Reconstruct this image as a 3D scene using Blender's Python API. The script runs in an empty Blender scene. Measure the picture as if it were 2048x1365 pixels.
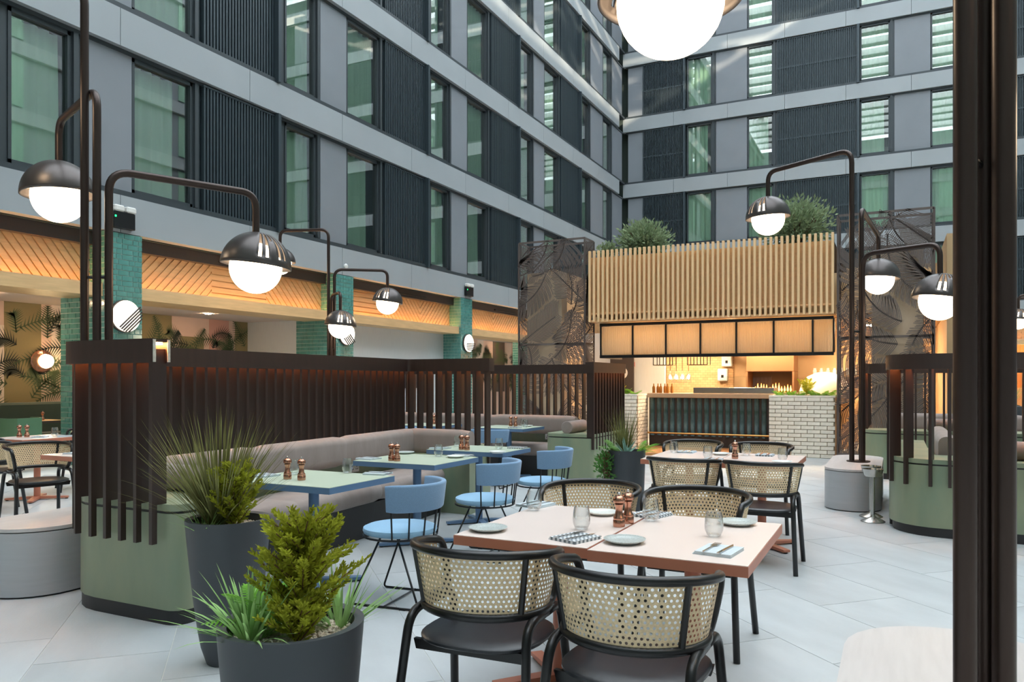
import bpy, bmesh, math, random
from mathutils import Vector, Matrix, Euler
random.seed(7)
PI = math.pi
S = bpy.context.scene
COL = S.collection
# ---------------------------------------------------------------- camera, sky, exposure
TH = math.atan(768 / 1550.0)           # yaw of the view against the long axis of the atrium
CAMZ, FPX, HOR = 1.42, 1550.0, 761.0
cam = bpy.data.cameras.new('camera'); camo = bpy.data.objects.new('camera', cam); COL.objects.link(camo)
camo.location = (0, 0, CAMZ); camo.rotation_euler = (PI / 2, 0, TH)
cam.sensor_width = 36.0; cam.lens = 36.0 * FPX / 2048.0
cam.shift_y = (HOR - 682.5) / 2048.0; cam.clip_end = 300
S.camera = camo
S.view_settings.view_transform = 'Standard'; S.view_settings.look = 'None'
S.view_settings.gamma = 1.0; S.view_settings.use_curve_mapping = False
S.view_settings.exposure = 0.42
S.cycles.use_denoising = True
S.cycles.max_bounces = 8; S.cycles.diffuse_bounces = 4; S.cycles.glossy_bounces = 4
S.cycles.transmission_bounces = 6; S.cycles.transparent_max_bounces = 24
S.cycles.caustics_reflective = False; S.cycles.caustics_refractive = False
S.cycles.sample_clamp_indirect = 6.0
W = bpy.data.worlds.new('World'); S.world = W; W.use_nodes = True
nt = W.node_tree; nt.nodes.clear()
bg = nt.nodes.new('ShaderNodeBackground'); wo = nt.nodes.new('ShaderNodeOutputWorld')
bg.inputs[0].default_value = (0.83, 0.92, 1.0, 1); bg.inputs[1].default_value = 5.2
nt.links.new(bg.outputs[0], wo.inputs[0])
sun = bpy.data.lights.new('sun', 'SUN'); sun.energy = 5.0; sun.angle = math.radians(0.6); sun.color = (1.0, 0.86, 0.66)
suno = bpy.data.objects.new('sun', sun); COL.objects.link(suno)
suno.rotation_euler = Vector((-0.62, 0.66, -0.27)).to_track_quat('-Z', 'Y').to_euler()
# ---------------------------------------------------------------- helpers
def ray(px, py):
    a = (px - 1024) / FPX
    return (-math.sin(TH) + a * math.cos(TH), math.cos(TH) + a * math.sin(TH), (HOR - py) / FPX)
def on_z(px, py, z=0.0):
    d = ray(px, py); t = (z - CAMZ) / d[2]; return Vector((d[0] * t, d[1] * t, z))
def on_x(px, py, X):
    d = ray(px, py); t = X / d[0]; return Vector((X, d[1] * t, CAMZ + d[2] * t))
def on_y(px, py, Y):
    d = ray(px, py); t = Y / d[1]; return Vector((d[0] * t, Y, CAMZ + d[2] * t))
def in_frame(x, y, z):
    D = -x * math.sin(TH) + y * math.cos(TH); R = x * math.cos(TH) + y * math.sin(TH)
    return D > 0 and 0 < 1024 + FPX * R / D < 2048 and 0 < HOR - FPX * (z - CAMZ) / D < 1365
def lin(c):
    if isinstance(c, str):
        c = [int(c[i:i + 2], 16) / 255 for i in (0, 2, 4)]
    return tuple(x / 12.92 if x <= 0.04045 else ((x + 0.055) / 1.055) ** 2.4 for x in c)
class MB:
    """collects shapes; build() links them as one mesh object"""
    def __init__(self): self.v = []; self.f = []
    def add(self, vs, fs):
        o = len(self.v); self.v += [tuple(p) for p in vs]; self.f += [tuple(i + o for i in f) for f in fs]; return self
    def box(self, x0, x1, y0, y1, z0, z1):
        return self.add([(x0, y0, z0), (x1, y0, z0), (x1, y1, z0), (x0, y1, z0), (x0, y0, z1), (x1, y0, z1), (x1, y1, z1), (x0, y1, z1)],
                        [(0, 3, 2, 1), (4, 5, 6, 7), (0, 1, 5, 4), (1, 2, 6, 5), (2, 3, 7, 6), (3, 0, 4, 7)])
    def bbox(self, x0, x1, y0, y1, z0, z1, b=0.004):
        bm = bmesh.new(); bmesh.ops.create_cube(bm, size=1)
        for v in bm.verts:
            v.co = Vector(((x0 + x1) / 2 + v.co.x * (x1 - x0), (y0 + y1) / 2 + v.co.y * (y1 - y0), (z0 + z1) / 2 + v.co.z * (z1 - z0)))
        bmesh.ops.bevel(bm, geom=bm.edges[:], offset=b, segments=1, affect='EDGES')
        return self.bm(bm)
    def bm(self, bm):
        bm.verts.index_update()
        self.add([v.co[:] for v in bm.verts], [[v.index for v in f.verts] for f in bm.faces]); bm.free(); return self
    def tube(self, pts, r, n=8, closed=False, cap=True, rr=None):
        pts = [Vector(p) for p in pts]; k = len(pts); rings = []
        t0 = (pts[1] - pts[0]).normalized()
        up = Vector((0, 0, 1)) if abs(t0.z) < 0.9 else Vector((1, 0, 0))
        nrm = (up - t0 * up.dot(t0)).normalized()
        for i in range(k):
            if closed: t = (pts[(i + 1) % k] - pts[i - 1])
            elif i == 0: t = pts[1] - pts[0]
            elif i == k - 1: t = pts[-1] - pts[-2]
            else: t = (pts[i + 1] - pts[i]).normalized() + (pts[i] - pts[i - 1]).normalized()
            t = t.normalized() if t.length > 1e-9 else t0
            nrm = nrm - t * nrm.dot(t)
            nrm = nrm.normalized() if nrm.length > 1e-6 else t.orthogonal().normalized()
            b = t.cross(nrm); R = rr[i] if rr else r
            rings.append([pts[i] + (nrm * math.cos(2 * PI * j / n) + b * math.sin(2 * PI * j / n)) * R for j in range(n)])
        vs = [p for q in rings for p in q]; fs = []
        for i in range(k if closed else k - 1):
            a = i * n; c = ((i + 1) % k) * n
            for j in range(n): fs.append((a + j, a + (j + 1) % n, c + (j + 1) % n, c + j))
        if cap and not closed:
            fs.append(tuple(range(n - 1, -1, -1))); fs.append(tuple((k - 1) * n + j for j in range(n)))
        return self.add(vs, fs)
    def lathe(self, prof, n=24, c=(0, 0, 0)):
        vs = []; fs = []; k = len(prof)
        for r, z in prof:
            for j in range(n):
                a = 2 * PI * j / n; vs.append((c[0] + r * math.cos(a), c[1] + r * math.sin(a), c[2] + z))
        for i in range(k - 1):
            for j in range(n): fs.append((i * n + j, i * n + (j + 1) % n, (i + 1) * n + (j + 1) % n, (i + 1) * n + j))
        if prof[0][0] > 1e-5: fs.append(tuple(range(n - 1, -1, -1)))
        if prof[-1][0] > 1e-5: fs.append(tuple((k - 1) * n + j for j in range(n)))
        return self.add(vs, fs)
    def prism(self, poly, z0, z1):
        k = len(poly)
        return self.add([(x, y, z0) for x, y in poly] + [(x, y, z1) for x, y in poly],
                        [tuple(range(k - 1, -1, -1)), tuple(range(k, 2 * k))] + [(i, (i + 1) % k, k + (i + 1) % k, k + i) for i in range(k)])
    def sweep(self, path, prof, closed=False):
        """prof: closed list of (offset to the left of the path, z), path: 2-D points"""
        P = [Vector(p) for p in path]; k = len(P); m = len(prof); vs = []
        for i in range(k):
            a = (P[i] - P[i - 1]).normalized() if (i or closed) else (P[1] - P[0]).normalized()
            b = (P[(i + 1) % k] - P[i]).normalized() if (i < k - 1 or closed) else a
            na = Vector((-a.y, a.x)); nb = Vector((-b.y, b.x)); n_ = na + nb
            n_ = n_ / max(n_.dot(na), 0.3)
            for o, z in prof: q = P[i] + n_ * o; vs.append((q.x, q.y, z))
        fs = []
        for i in range(k if closed else k - 1):
            a = i * m; c = ((i + 1) % k) * m
            for j in range(m): fs.append((a + j, a + (j + 1) % m, c + (j + 1) % m, c + j))
        if not closed: fs.append(tuple(range(m - 1, -1, -1))); fs.append(tuple((k - 1) * m + j for j in range(m)))
        return self.add(vs, fs)
    def move(self, loc=(0, 0, 0), rz=0.0, M=None):
        M = M or (Matrix.Translation(loc) @ Matrix.Rotation(rz, 4, 'Z'))
        self.v = [tuple(M @ Vector(p)) for p in self.v]; return self
    def build(self, name, mat, parent=None, smooth=False, mats=None, fm=None):
        me = bpy.data.meshes.new(name); me.from_pydata(self.v, [], self.f)
        bm = bmesh.new(); bm.from_mesh(me); bmesh.ops.recalc_face_normals(bm, faces=bm.faces[:]); bm.to_mesh(me); bm.free()
        for m_ in (mats or [mat]): me.materials.append(m_)
        if fm: me.polygons.foreach_set('material_index', fm)
        if smooth:
            me.shade_smooth()
            if smooth != 'all': me.set_sharp_from_angle(angle=math.radians(42))
        o = bpy.data.objects.new(name, me); COL.objects.link(o)
        if parent: o.parent = parent
        return o
def inst(o, name=None, loc=(0, 0, 0), rot=(0, 0, 0), parent=None, scale=None):
    c = o.copy(); COL.objects.link(c); c.location = loc; c.rotation_euler = rot; c.parent = parent
    if scale: c.scale = scale
    if name: c.name = name
    return c
def thing(name, label, cat, loc=(0, 0, 0), rz=0.0, group=None):
    o = bpy.data.objects.new(name, None); COL.objects.link(o); o.empty_display_size = 0.1
    o.location = loc; o.rotation_euler = (0, 0, rz); o['label'] = label; o['category'] = cat
    if group: o['group'] = group
    return o
def tag(o, label, cat, group=None):
    o['label'] = label; o['category'] = cat
    if group: o['group'] = group
    return o
def struct(o): o['kind'] = 'structure'; return o
def stuff(o): o['kind'] = 'stuff'; return o
def dup(root, loc, rz=0.0, label=None, group=None, parent=None):
    r = root.copy(); COL.objects.link(r); r.location = loc; r.rotation_euler = (0, 0, rz); r.parent = parent
    if label: r['label'] = label
    if group: r['group'] = group
    for ch in list(root.children):
        c = ch.copy(); COL.objects.link(c); c.parent = r
        for g in ch.children:
            d = g.copy(); COL.objects.link(d); d.parent = c
    return r
def arc(cx, cy, r, a0, a1, n=8):
    return [(cx + r * math.cos(a0 + (a1 - a0) * i / n), cy + r * math.sin(a0 + (a1 - a0) * i / n)) for i in range(n + 1)]
def rrect(x0, x1, y0, y1, rs, n=6):
    """rounded rectangle, radii for corners x0y0, x1y0, x1y1, x0y1"""
    out = []
    for (cx, cy, sx, sy, a), r in zip(((x0, y0, 1, 1, PI), (x1, y0, -1, 1, 1.5 * PI), (x1, y1, -1, -1, 0), (x0, y1, 1, -1, PI / 2)), rs):
        if r < 1e-4: out.append((cx, cy))
        else: out += arc(cx + sx * r, cy + sy * r, r, a, a + PI / 2, n)
    return out
def fillet(pts, r, n=6):
    """round the inner corners of a 3-D polyline"""
    pts = [Vector(p) for p in pts]; rs = r if isinstance(r, (list, tuple)) else [r] * (len(pts) - 2); out = [pts[0]]
    for i in range(1, len(pts) - 1):
        a = (pts[i - 1] - pts[i]); b = (pts[i + 1] - pts[i]); q = min(rs[i - 1], a.length * 0.49, b.length * 0.49)
        a = a.normalized(); b = b.normalized(); p0 = pts[i] + a * q; p1 = pts[i] + b * q
        for j in range(n + 1):
            t = j / n; out.append(p0 * (1 - t) ** 2 + pts[i] * 2 * t * (1 - t) + p1 * t * t)
    return out + [pts[-1]]
def bez(p0, p1, p2, n=8):
    p0, p1, p2 = Vector(p0), Vector(p1), Vector(p2)
    return [p0 * (1 - t) ** 2 + p1 * 2 * t * (1 - t) + p2 * t * t for t in (i / n for i in range(n + 1))]
# ---------------------------------------------------------------- materials
def mat(name, col, rough=0.5, metal=0.0, var=0.0, scale=8.0, bump=0.0, bscale=60.0, stretch=(1, 1, 1), col2=None, emit=None, es=0.0,
        spec=0.5, trans=0.0, sheen=0.0, coat=0.0, detail=4.0, thr=None):
    m = bpy.data.materials.new(name); m.use_nodes = True; n = m.node_tree.nodes; L = m.node_tree.links; p = n['Principled BSDF']
    c = (*lin(col), 1); p.inputs['Base Color'].default_value = c; p.inputs['Roughness'].default_value = rough
    p.inputs['Metallic'].default_value = metal; p.inputs['Specular IOR Level'].default_value = spec
    if sheen: p.inputs['Sheen Weight'].default_value = sheen
    if coat: p.inputs['Coat Weight'].default_value = coat; p.inputs['Coat Roughness'].default_value = 0.08
    if trans: p.inputs['Transmission Weight'].default_value = trans
    if emit: p.inputs['Emission Color'].default_value = (*lin(emit), 1); p.inputs['Emission Strength'].default_value = es
    if var or col2 or bump:
        tc = n.new('ShaderNodeTexCoord'); mp = n.new('ShaderNodeMapping'); mp.inputs['Scale'].default_value = stretch
        L.new(tc.outputs['Object'], mp.inputs[0])
    if var or col2:
        nz = n.new('ShaderNodeTexNoise'); nz.inputs['Scale'].default_value = scale; nz.inputs['Detail'].default_value = detail
        L.new(mp.outputs[0], nz.inputs['Vector'])
        rp = n.new('ShaderNodeValToRGB'); e = rp.color_ramp.elements
        lo, hi = thr or (0.32, 0.68)
        e[0].position = lo; e[1].position = hi
        c2 = lin(col2) if col2 else tuple(max(0, x * (1 - var)) for x in c[:3])
        c1 = c[:3] if col2 else tuple(min(1, x * (1 + var)) for x in c[:3])
        e[0].color = (*c2, 1); e[1].color = (*c1, 1)
        L.new(nz.outputs['Fac'], rp.inputs[0]); L.new(rp.outputs[0], p.inputs['Base Color'])
    if bump:
        b = n.new('ShaderNodeBump'); b.inputs['Strength'].default_value = bump; b.inputs['Distance'].default_value = 0.01
        nb = n.new('ShaderNodeTexNoise'); nb.inputs['Scale'].default_value = bscale; nb.inputs['Detail'].default_value = 3
        L.new(mp.outputs[0], nb.inputs['Vector']); L.new(nb.outputs['Fac'], b.inputs['Height']); L.new(b.outputs[0], p.inputs['Normal'])
    return m
def emis(name, col, s):
    m = bpy.data.materials.new(name); m.use_nodes = True; n = m.node_tree.nodes; n.clear()
    e = n.new('ShaderNodeEmission'); e.inputs[0].default_value = (*lin(col), 1); e.inputs[1].default_value = s
    o = n.new('ShaderNodeOutputMaterial'); m.node_tree.links.new(e.outputs[0], o.inputs[0]); return m
def pane_mat(name, tint, rough=0.0, base=0.06, top=0.75):
    """thin clear or tinted pane: see-through with a mirror layer that grows at grazing angles"""
    m = bpy.data.materials.new(name); m.use_nodes = True; n = m.node_tree.nodes; L = m.node_tree.links; n.clear()
    t = n.new('ShaderNodeBsdfTransparent'); t.inputs[0].default_value = (*lin(tint), 1)
    g = n.new('ShaderNodeBsdfGlossy'); g.inputs['Roughness'].default_value = rough
    lw = n.new('ShaderNodeLayerWeight'); lw.inputs[0].default_value = 0.35
    mr = n.new('ShaderNodeMapRange'); mr.inputs['To Min'].default_value = base; mr.inputs['To Max'].default_value = top
    mx = n.new('ShaderNodeMixShader'); o = n.new('ShaderNodeOutputMaterial')
    L.new(lw.outputs['Facing'], mr.inputs[0]); L.new(mr.outputs[0], mx.inputs[0]); L.new(t.outputs[0], mx.inputs[1]); L.new(g.outputs[0], mx.inputs[2])
    L.new(mx.outputs[0], o.inputs[0]); return m
def translucent(name, col, f=0.5, var=0.0):
    m = bpy.data.materials.new(name); m.use_nodes = True; n = m.node_tree.nodes; L = m.node_tree.links; n.clear()
    a = n.new('ShaderNodeBsdfDiffuse'); b = n.new('ShaderNodeBsdfTranslucent'); mx = n.new('ShaderNodeMixShader'); o = n.new('ShaderNodeOutputMaterial')
    for s in (a, b): s.inputs[0].default_value = (*lin(col), 1)
    if var:
        oi = n.new('ShaderNodeObjectInfo'); tc = n.new('ShaderNodeTexCoord'); nz = n.new('ShaderNodeTexNoise'); nz.inputs['Scale'].default_value = 9
        L.new(tc.outputs['Object'], nz.inputs[0]); rp = n.new('ShaderNodeValToRGB'); c = lin(col)
        rp.color_ramp.elements[0].position = .3; rp.color_ramp.elements[1].position = .7
        rp.color_ramp.elements[0].color = (*[x * (1 - var) for x in c], 1); rp.color_ramp.elements[1].color = (*[min(1, x * (1 + var)) for x in c], 1)
        L.new(nz.outputs['Fac'], rp.inputs[0])
        for s in (a, b): L.new(rp.outputs[0], s.inputs[0])
    mx.inputs[0].default_value = f; L.new(a.outputs[0], mx.inputs[1]); L.new(b.outputs[0], mx.inputs[2]); L.new(mx.outputs[0], o.inputs[0]); return m
M = {}
M['tile'] = mat('floor_tile', 'b9bec0', 0.42, var=0.10, scale=1.3, stretch=(1, 2.2, 1), bump=0.08, bscale=30, detail=9)
M['grout'] = mat('grout', 'd8d8d2', 0.8)
M['band'] = mat('facade_band', '9ea4a7', 0.45, var=0.04, scale=0.7)
M['panel'] = mat('facade_panel', '82878d', 0.5, var=0.05, scale=0.8)
M['dkmetal'] = mat('dark_grey_metal', '3f464a', 0.42, 0.2)
M['louver'] = mat('louver_metal', '3d484e', 0.4, 0.25)
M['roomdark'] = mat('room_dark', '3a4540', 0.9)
M['glass'] = pane_mat('window_glass', 'f6fcf8', 0.0, 0.12, 0.9)
M['clear'] = pane_mat('clear_glass', 'fbfdfd', 0.0, 0.04, 0.8)
M['curtain'] = translucent('sheer_curtain', 'd6f6df', 0.2)
M['timber'] = mat('oak_timber', 'fad2a0', 0.45, var=0.03, scale=3.0, stretch=(14, 14, 0.8), detail=6)
M['timber2'] = mat('oak_board', 'dcb583', 0.45, var=0.08, scale=4.0, stretch=(3, 0.6, 6), detail=6)
M['teal'] = mat('teal_glaze', '5a938a', 0.14, var=0.18, scale=5.0, coat=0.4)
M['tealgrout'] = mat('teal_grout', 'a9c4bd', 0.8)
M['brown'] = mat('brown_stained_wood', '33241f', 0.42, var=0.12, scale=2.0, stretch=(12, 12, 0.6))
M['rawedge'] = mat('raw_board_edge', 'c9c2b4', 0.7, var=0.15, scale=60)
M['green'] = mat('green_stained_ply', '979c7e', 0.4, col2='7d8f78', scale=2.2, stretch=(1.6, 1.6, 0.5), detail=5, bump=0.03, bscale=40)
M['plinth'] = mat('black_plinth', '262628', 0.45)
M['taupe'] = mat('taupe_fabric', '94867f', 0.85, var=0.07, scale=9, stretch=(1, 1, .4), bump=0.25, bscale=14, sheen=0.25)
M['bluefab'] = mat('blue_fabric', '7c9cbc', 0.9, var=0.10, scale=260, sheen=0.2)
M['blueseat'] = mat('pale_blue_fabric', '8fb8d6', 0.9, var=0.06, scale=240, sheen=0.2)
M['blackmetal'] = mat('black_steel', '1c1d1f', 0.38, 0.3)
M['polemetal'] = mat('bronze_black_steel', '40332e', 0.36, 0.55)
M['dome'] = mat('lamp_dome_steel', '56504e', 0.34, 0.6)
M['blackwood'] = mat('black_stained_beech', '1b1a1b', 0.32, var=0.15, scale=6, stretch=(1, 8, 1))
M['seatwood'] = mat('black_seat_ply', '24262a', 0.33, var=0.12, scale=10, stretch=(8, 1, 1))
M['cane'] = mat('cane_weave', 'ead0a8', 0.55, var=0.12, scale=120)
M['pinktop'] = mat('pale_pink_laminate', 'eedfd8', 0.25, var=0.015, scale=2)
M['terracotta'] = mat('terracotta_paint', 'c27a60', 0.4, var=0.04, scale=4)
M['greentop'] = mat('pale_green_laminate', 'bac6b2', 0.4, var=0.02, scale=2)
M['slate'] = mat('slate_blue_paint', '5f7d9e', 0.45, var=0.03, scale=4)
M['benchtop'] = mat('pale_grey_ply', 'c9c4c2', 0.35, var=0.05, scale=3, stretch=(10, 1, 1))
M['benchside'] = mat('grey_brushed_laminate', 'b2b4b7', 0.38, var=0.03, scale=3, stretch=(1, 1, 14))
M['steel'] = mat('brushed_steel', 'b9b7b2', 0.25, 0.95)
M['copper'] = mat('copper', 'bd8a74', 0.26, 1.0, var=0.08, scale=30)
M['chrome'] = mat('polished_steel', 'd5d5d5', 0.12, 1.0)
M['ceramic'] = mat('speckled_grey_ceramic', 'b4bcba', 0.3, var=0.16, scale=160, detail=1)
M['ceramicw'] = mat('pale_ceramic', 'd9dbd6', 0.3, var=0.06, scale=160, detail=1)
M['napgrey'] = mat('pale_blue_linen', 'c5d0d6', 0.9, var=0.04, scale=200)
M['pot'] = mat('anthracite_pot', '43474c', 0.5, var=0.05, scale=3)
M['pebble'] = mat('white_pebble', 'dccfbd', 0.7, var=0.15, scale=14)
M['soil'] = mat('soil', '4a3d30', 0.95, var=0.3, scale=30)
M['conifer'] = translucent('conifer_leaf', 'a9ad3c', 0.35, 0.3)
M['grassy'] = translucent('grass_leaf', '9dc27c', 0.35, 0.2)
M['darkgrass'] = translucent('dark_grass_leaf', '7b7b4e', 0.3, 0.35)
M['fern'] = translucent('fern_leaf', '7bb04a', 0.3, 0.2)
M['agave'] = translucent('agave_leaf', '86a99a', 0.15, 0.12)
M['ivy'] = translucent('ivy_leaf', '5c8a4a', 0.25, 0.3)
M['bush'] = translucent('bush_leaf', '93a37f', 0.25, 0.3)
M['stem'] = mat('twig', '6b4a36', 0.8)
M['whitebrick'] = mat('white_brick', 'f7eddd', 0.7, var=0.08, scale=9, bump=0.2, bscale=50)
M['mortar'] = mat('mortar', 'a39179', 0.9)
M['warmbrick'] = mat('kitchen_brick', 'c9a177', 0.7, var=0.14, scale=5, bump=0.15)
M['render'] = mat('kitchen_plaster', 'cfae84', 0.7, var=0.05, scale=2)
M['perf'] = mat('bronze_cut_metal', '6c615d', 0.5, 0.15, var=0.08, scale=3)
M['beige'] = mat('beige_column', 'cdb59a', 0.6, var=0.05, scale=2)
M['paper'] = mat('wallpaper_pink', 'd9b9a6', 0.8, var=0.05, scale=2)
M['ceilpink'] = mat('interior_ceiling', 'd8c3b6', 0.8)
M['whitewall'] = mat('white_grained_wall', 'd3d6d6', 0.6, var=0.04, scale=5, stretch=(20, 20, 0.7))
M['velvet'] = mat('dark_green_velvet', '12352a', 0.8, sheen=0.6)
M['greenchair'] = mat('green_leather', '4f7355', 0.5)
M['soffit'] = mat('dark_soffit', '3d3532', 0.6)
M['white'] = mat('white_plastic', 'e6e4df', 0.4)
M['globe'] = emis('lamp_globe', 'ffe3bd', 9.0)
M['globe_in'] = mat('dome_inside', 'b88a5a', 0.4, 0.6)
M['walllamp'] = emis('wall_lamp_glow', 'fff0da', 2.2)
M['led'] = emis('led_strip', 'ffcb88', 46.0)
M['ledsoft'] = emis('beam_led', 'ffa25c', 140.0)
M['greenled'] = emis('green_indicator', '20ff70', 4.0)
M['spot'] = emis('ceiling_spot', 'ffd9a0', 30.0)
M['flame'] = emis('flame', 'ff9a3c', 12.0)
# ================================================================= structure: floor
_t = M['tile'].node_tree; _mp = [n for n in _t.nodes if n.type == 'MAPPING'][0]; _oi = _t.nodes.new('ShaderNodeObjectInfo')
_sc = _t.nodes.new('ShaderNodeVectorMath'); _sc.operation = 'SCALE'; _sc.inputs[0].default_value = (37, 19, 11)
_t.links.new(_oi.outputs['Random'], _sc.inputs['Scale']); _t.links.new(_sc.outputs[0], _mp.inputs['Location'])
floor = struct(MB().box(-15, 14, -10, 40, -0.2, -0.004).build('floor', M['grout']))
TW, TL, GAP = 0.632, 1.264, 0.005
cells = []
for i in range(-16, 46):
    u = -1.032 + TW * (i + 0.5)
    for j in range(-26, 12):
        v = (j + (i % 3) / 3.0) * TL
        x, y = (u + v) / math.sqrt(2), (u - v) / math.sqrt(2)
        D = -x * math.sin(TH) + y * math.cos(TH); R = x * math.cos(TH) + y * math.sin(TH)
        if D < 0.6 or D > 24 or abs(R / D) > 0.66 + 0.7 / D or x < -11.4 or x > 11: continue
        cells.append((D, x, y))
cells.sort()
tile0 = MB().box(-TL / 2 + GAP / 2, TL / 2 - GAP / 2, -TW / 2 + GAP / 2, TW / 2 - GAP / 2, -0.004, 0).build('floor_tile', M['tile'], floor)
tile0.location = (cells[0][1], cells[0][2], 0); tile0.rotation_euler = (0, 0, -PI / 4)
for D, x, y in cells[1:300]: inst(tile0, None, (x, y, 0), (0, 0, -PI / 4), floor)
rest = MB()
for D, x, y in cells[300:]:
    q = MB().box(-TL / 2 + GAP / 2, TL / 2 - GAP / 2, -TW / 2 + GAP / 2, TW / 2 - GAP / 2, -0.004, 0).move((x, y, 0), -PI / 4); rest.add(q.v, q.f)
stuff(rest.build('far_floor_tiles', M['tile'], floor))
# ================================================================= structure: facades
XW, YB, FH, NF = -11.5, 35.3, 3.1, 6
Z0 = 4.49                      # top of the lowest band
def LW(s, n): return (XW + n, s)
def BW(s, n): return (s, YB - n)
def wbox(mb, W_, s0, s1, n0, n1, z0, z1):
    a = W_(s0, n0); b = W_(s1, n1)
    return mb.box(min(a[0], b[0]), max(a[0], b[0]), min(a[1], b[1]), max(a[1], b[1]), z0, z1)
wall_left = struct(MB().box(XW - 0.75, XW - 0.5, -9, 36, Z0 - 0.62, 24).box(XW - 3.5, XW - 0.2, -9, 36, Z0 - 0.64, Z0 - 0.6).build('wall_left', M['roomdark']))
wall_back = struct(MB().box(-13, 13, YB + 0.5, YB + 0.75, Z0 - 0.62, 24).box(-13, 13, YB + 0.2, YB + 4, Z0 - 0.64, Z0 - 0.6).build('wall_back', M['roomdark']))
WN = [0]
curtain_protos = {}; CURT = {}
ORD = ('first', 'second', 'third', 'fourth', 'fifth', 'sixth', 'seventh', 'eighth', 'ninth', 'tenth', 'eleventh', 'twelfth')
def curtain_mesh(W_, s0, s1, z0, z1, seed):
    rnd = random.Random(seed); n = int((s1 - s0) / 0.045); mb = MB(); vs = []; ph = rnd.uniform(0, 6)
    for i in range(n + 1):
        s = s0 + (s1 - s0) * i / n
        d = -0.29 + 0.03 * math.sin(s * 31 + ph) + 0.018 * math.sin(s * 12.3 + ph * 2) + 0.012 * math.sin(s * 57 + ph)
        a = W_(s, d); b = W_(s + 0.02 * math.sin(s * 9 + ph), d + 0.015 * math.sin(s * 17))
        vs += [(a[0], a[1], z1), (b[0], b[1], z0)]
    return mb.add(vs, [(2 * i, 2 * i + 1, 2 * i + 3, 2 * i + 2) for i in range(n)])
def window_proto(W_, s0, s1):
    """a window of the first floor: frame, pane; then copied up the facade"""
    WN[0] += 1
    e = bpy.data.objects.new('window_%d' % WN[0], None); COL.objects.link(e); struct(e)
    zb, zt = Z0 + 0.12, Z0 + 2.42; f = MB()
    wbox(f, W_, s0, s0 + .05, -.3, -.14, zb, zt); wbox(f, W_, s1 - .05, s1 + .16, -.3, -.14, zb, zt)
    wbox(f, W_, s0, s1, -.3, -.14, zb, zb + .06); wbox(f, W_, s0, s1, -.3, -.14, zt - .07, zt)
    wbox(f, W_, s1 + .02, s1 + .1, -.14, -.09, zb, zt)
    f.build('window_frame', M['dkmetal'], e)
    p = MB(); wbox(p, W_, s0 + .05, s1 - .05, -.215, -.205, zb + .06, zt - .07); p.build('window_pane', M['glass'], e)
    return e
def copies(proto, dz_list, vec):
    for k in dz_list:
        WN[0] += 1; o = dup(proto, (vec[0], vec[1], k * FH)); o.name = 'window_%d' % WN[0]
def louver(W_, s0, s1, parent, pitch, mid):
    zb, zt = Z0 + 0.08, Z0 + 2.44; sl = MB(); n = int((s1 - s0) / pitch); h = (s1 - s0) / n
    for i in range(n): wbox(sl, W_, s0 + i * h + h * .22, s0 + i * h + h * .72, -.14, -.06, zb + .03, zt - .03)
    fr = MB(); wbox(fr, W_, s0, s1, -.2, -.17, zb, zt); wbox(fr, W_, s0, s1, -.17, -.05, zb, zb + .03); wbox(fr, W_, s0, s1, -.17, -.05, zt - .03, zt)
    if mid: wbox(fr, W_, s0, s1, -.14, -.08, zb + 1.1, zb + 1.16)
    a = fr.build('louver_frame', M['louver'], parent); b = stuff(sl.build('louver_slats', M['louver'], parent)); return a, b
def fin(W_, s0, s1, parent):
    m = MB(); wbox(m, W_, s0, s1, -.2, .06, Z0 + .02, Z0 + 2.46); return m.build('louver_fin', M['louver'], parent)
def wpanel(W_, s0, s1, parent):
    m = MB(); wbox(m, W_, s0, s1, -.3, -.13, Z0 + .1, Z0 + 2.46); return m.build('wall_panel', M['panel'], parent)
def raise_all(objs, ks, vec=(0, 0)):
    for o in objs:
        for k in ks: inst(o, None, (vec[0], vec[1], k * FH), (0, 0, 0), o.parent)
GRP_C = 'sheer curtains behind the facade windows'
def curtain_at(W_, s0, s1, k, seed):
    key = (W_, round(s1 - s0, 2), seed % 3)
    loc = W_(s0, 0)
    if not any(in_frame(*W_(s, -.2), Z0 + z + k * FH) for s in (s0 + .1, s1 - .1) for z in (.3, 1.2, 2.2)): return   # behind the frame edge: not in the photo
    if key not in curtain_protos:
        o = curtain_mesh(lambda s, n: tuple(a - b for a, b in zip(W_(s + s0, n), W_(s0, 0))), 0, s1 - s0, Z0 + .16, Z0 + 2.34, seed).build('sheer_curtain', M['curtain'], None, 'all')
        curtain_protos[key] = o
    else: o = inst(curtain_protos[key])
    o.location = (loc[0], loc[1], k * FH)
    side = 'left' if W_ is LW else 'back'; col = CURT.setdefault((side, k), 0); CURT[(side, k)] = col + 1
    tag(o, 'pale green sheer curtain, %s facade, %s window row from below, %s from the left' % (side, ORD[k], ORD[col]), 'curtain', GRP_C)
sd = 0
ALLK = range(0, NF)
def left_windows(ws, ks=ALLK):
    global sd
    for s0, s1 in ws:
        p = window_proto(LW, s0, s1); copies(p, [k for k in ks if k], (0, 0))
        for k in ks: sd += 1; curtain_at(LW, s0 + .03, s1 - (.12 if sd % 4 else .3), k, sd)
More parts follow.
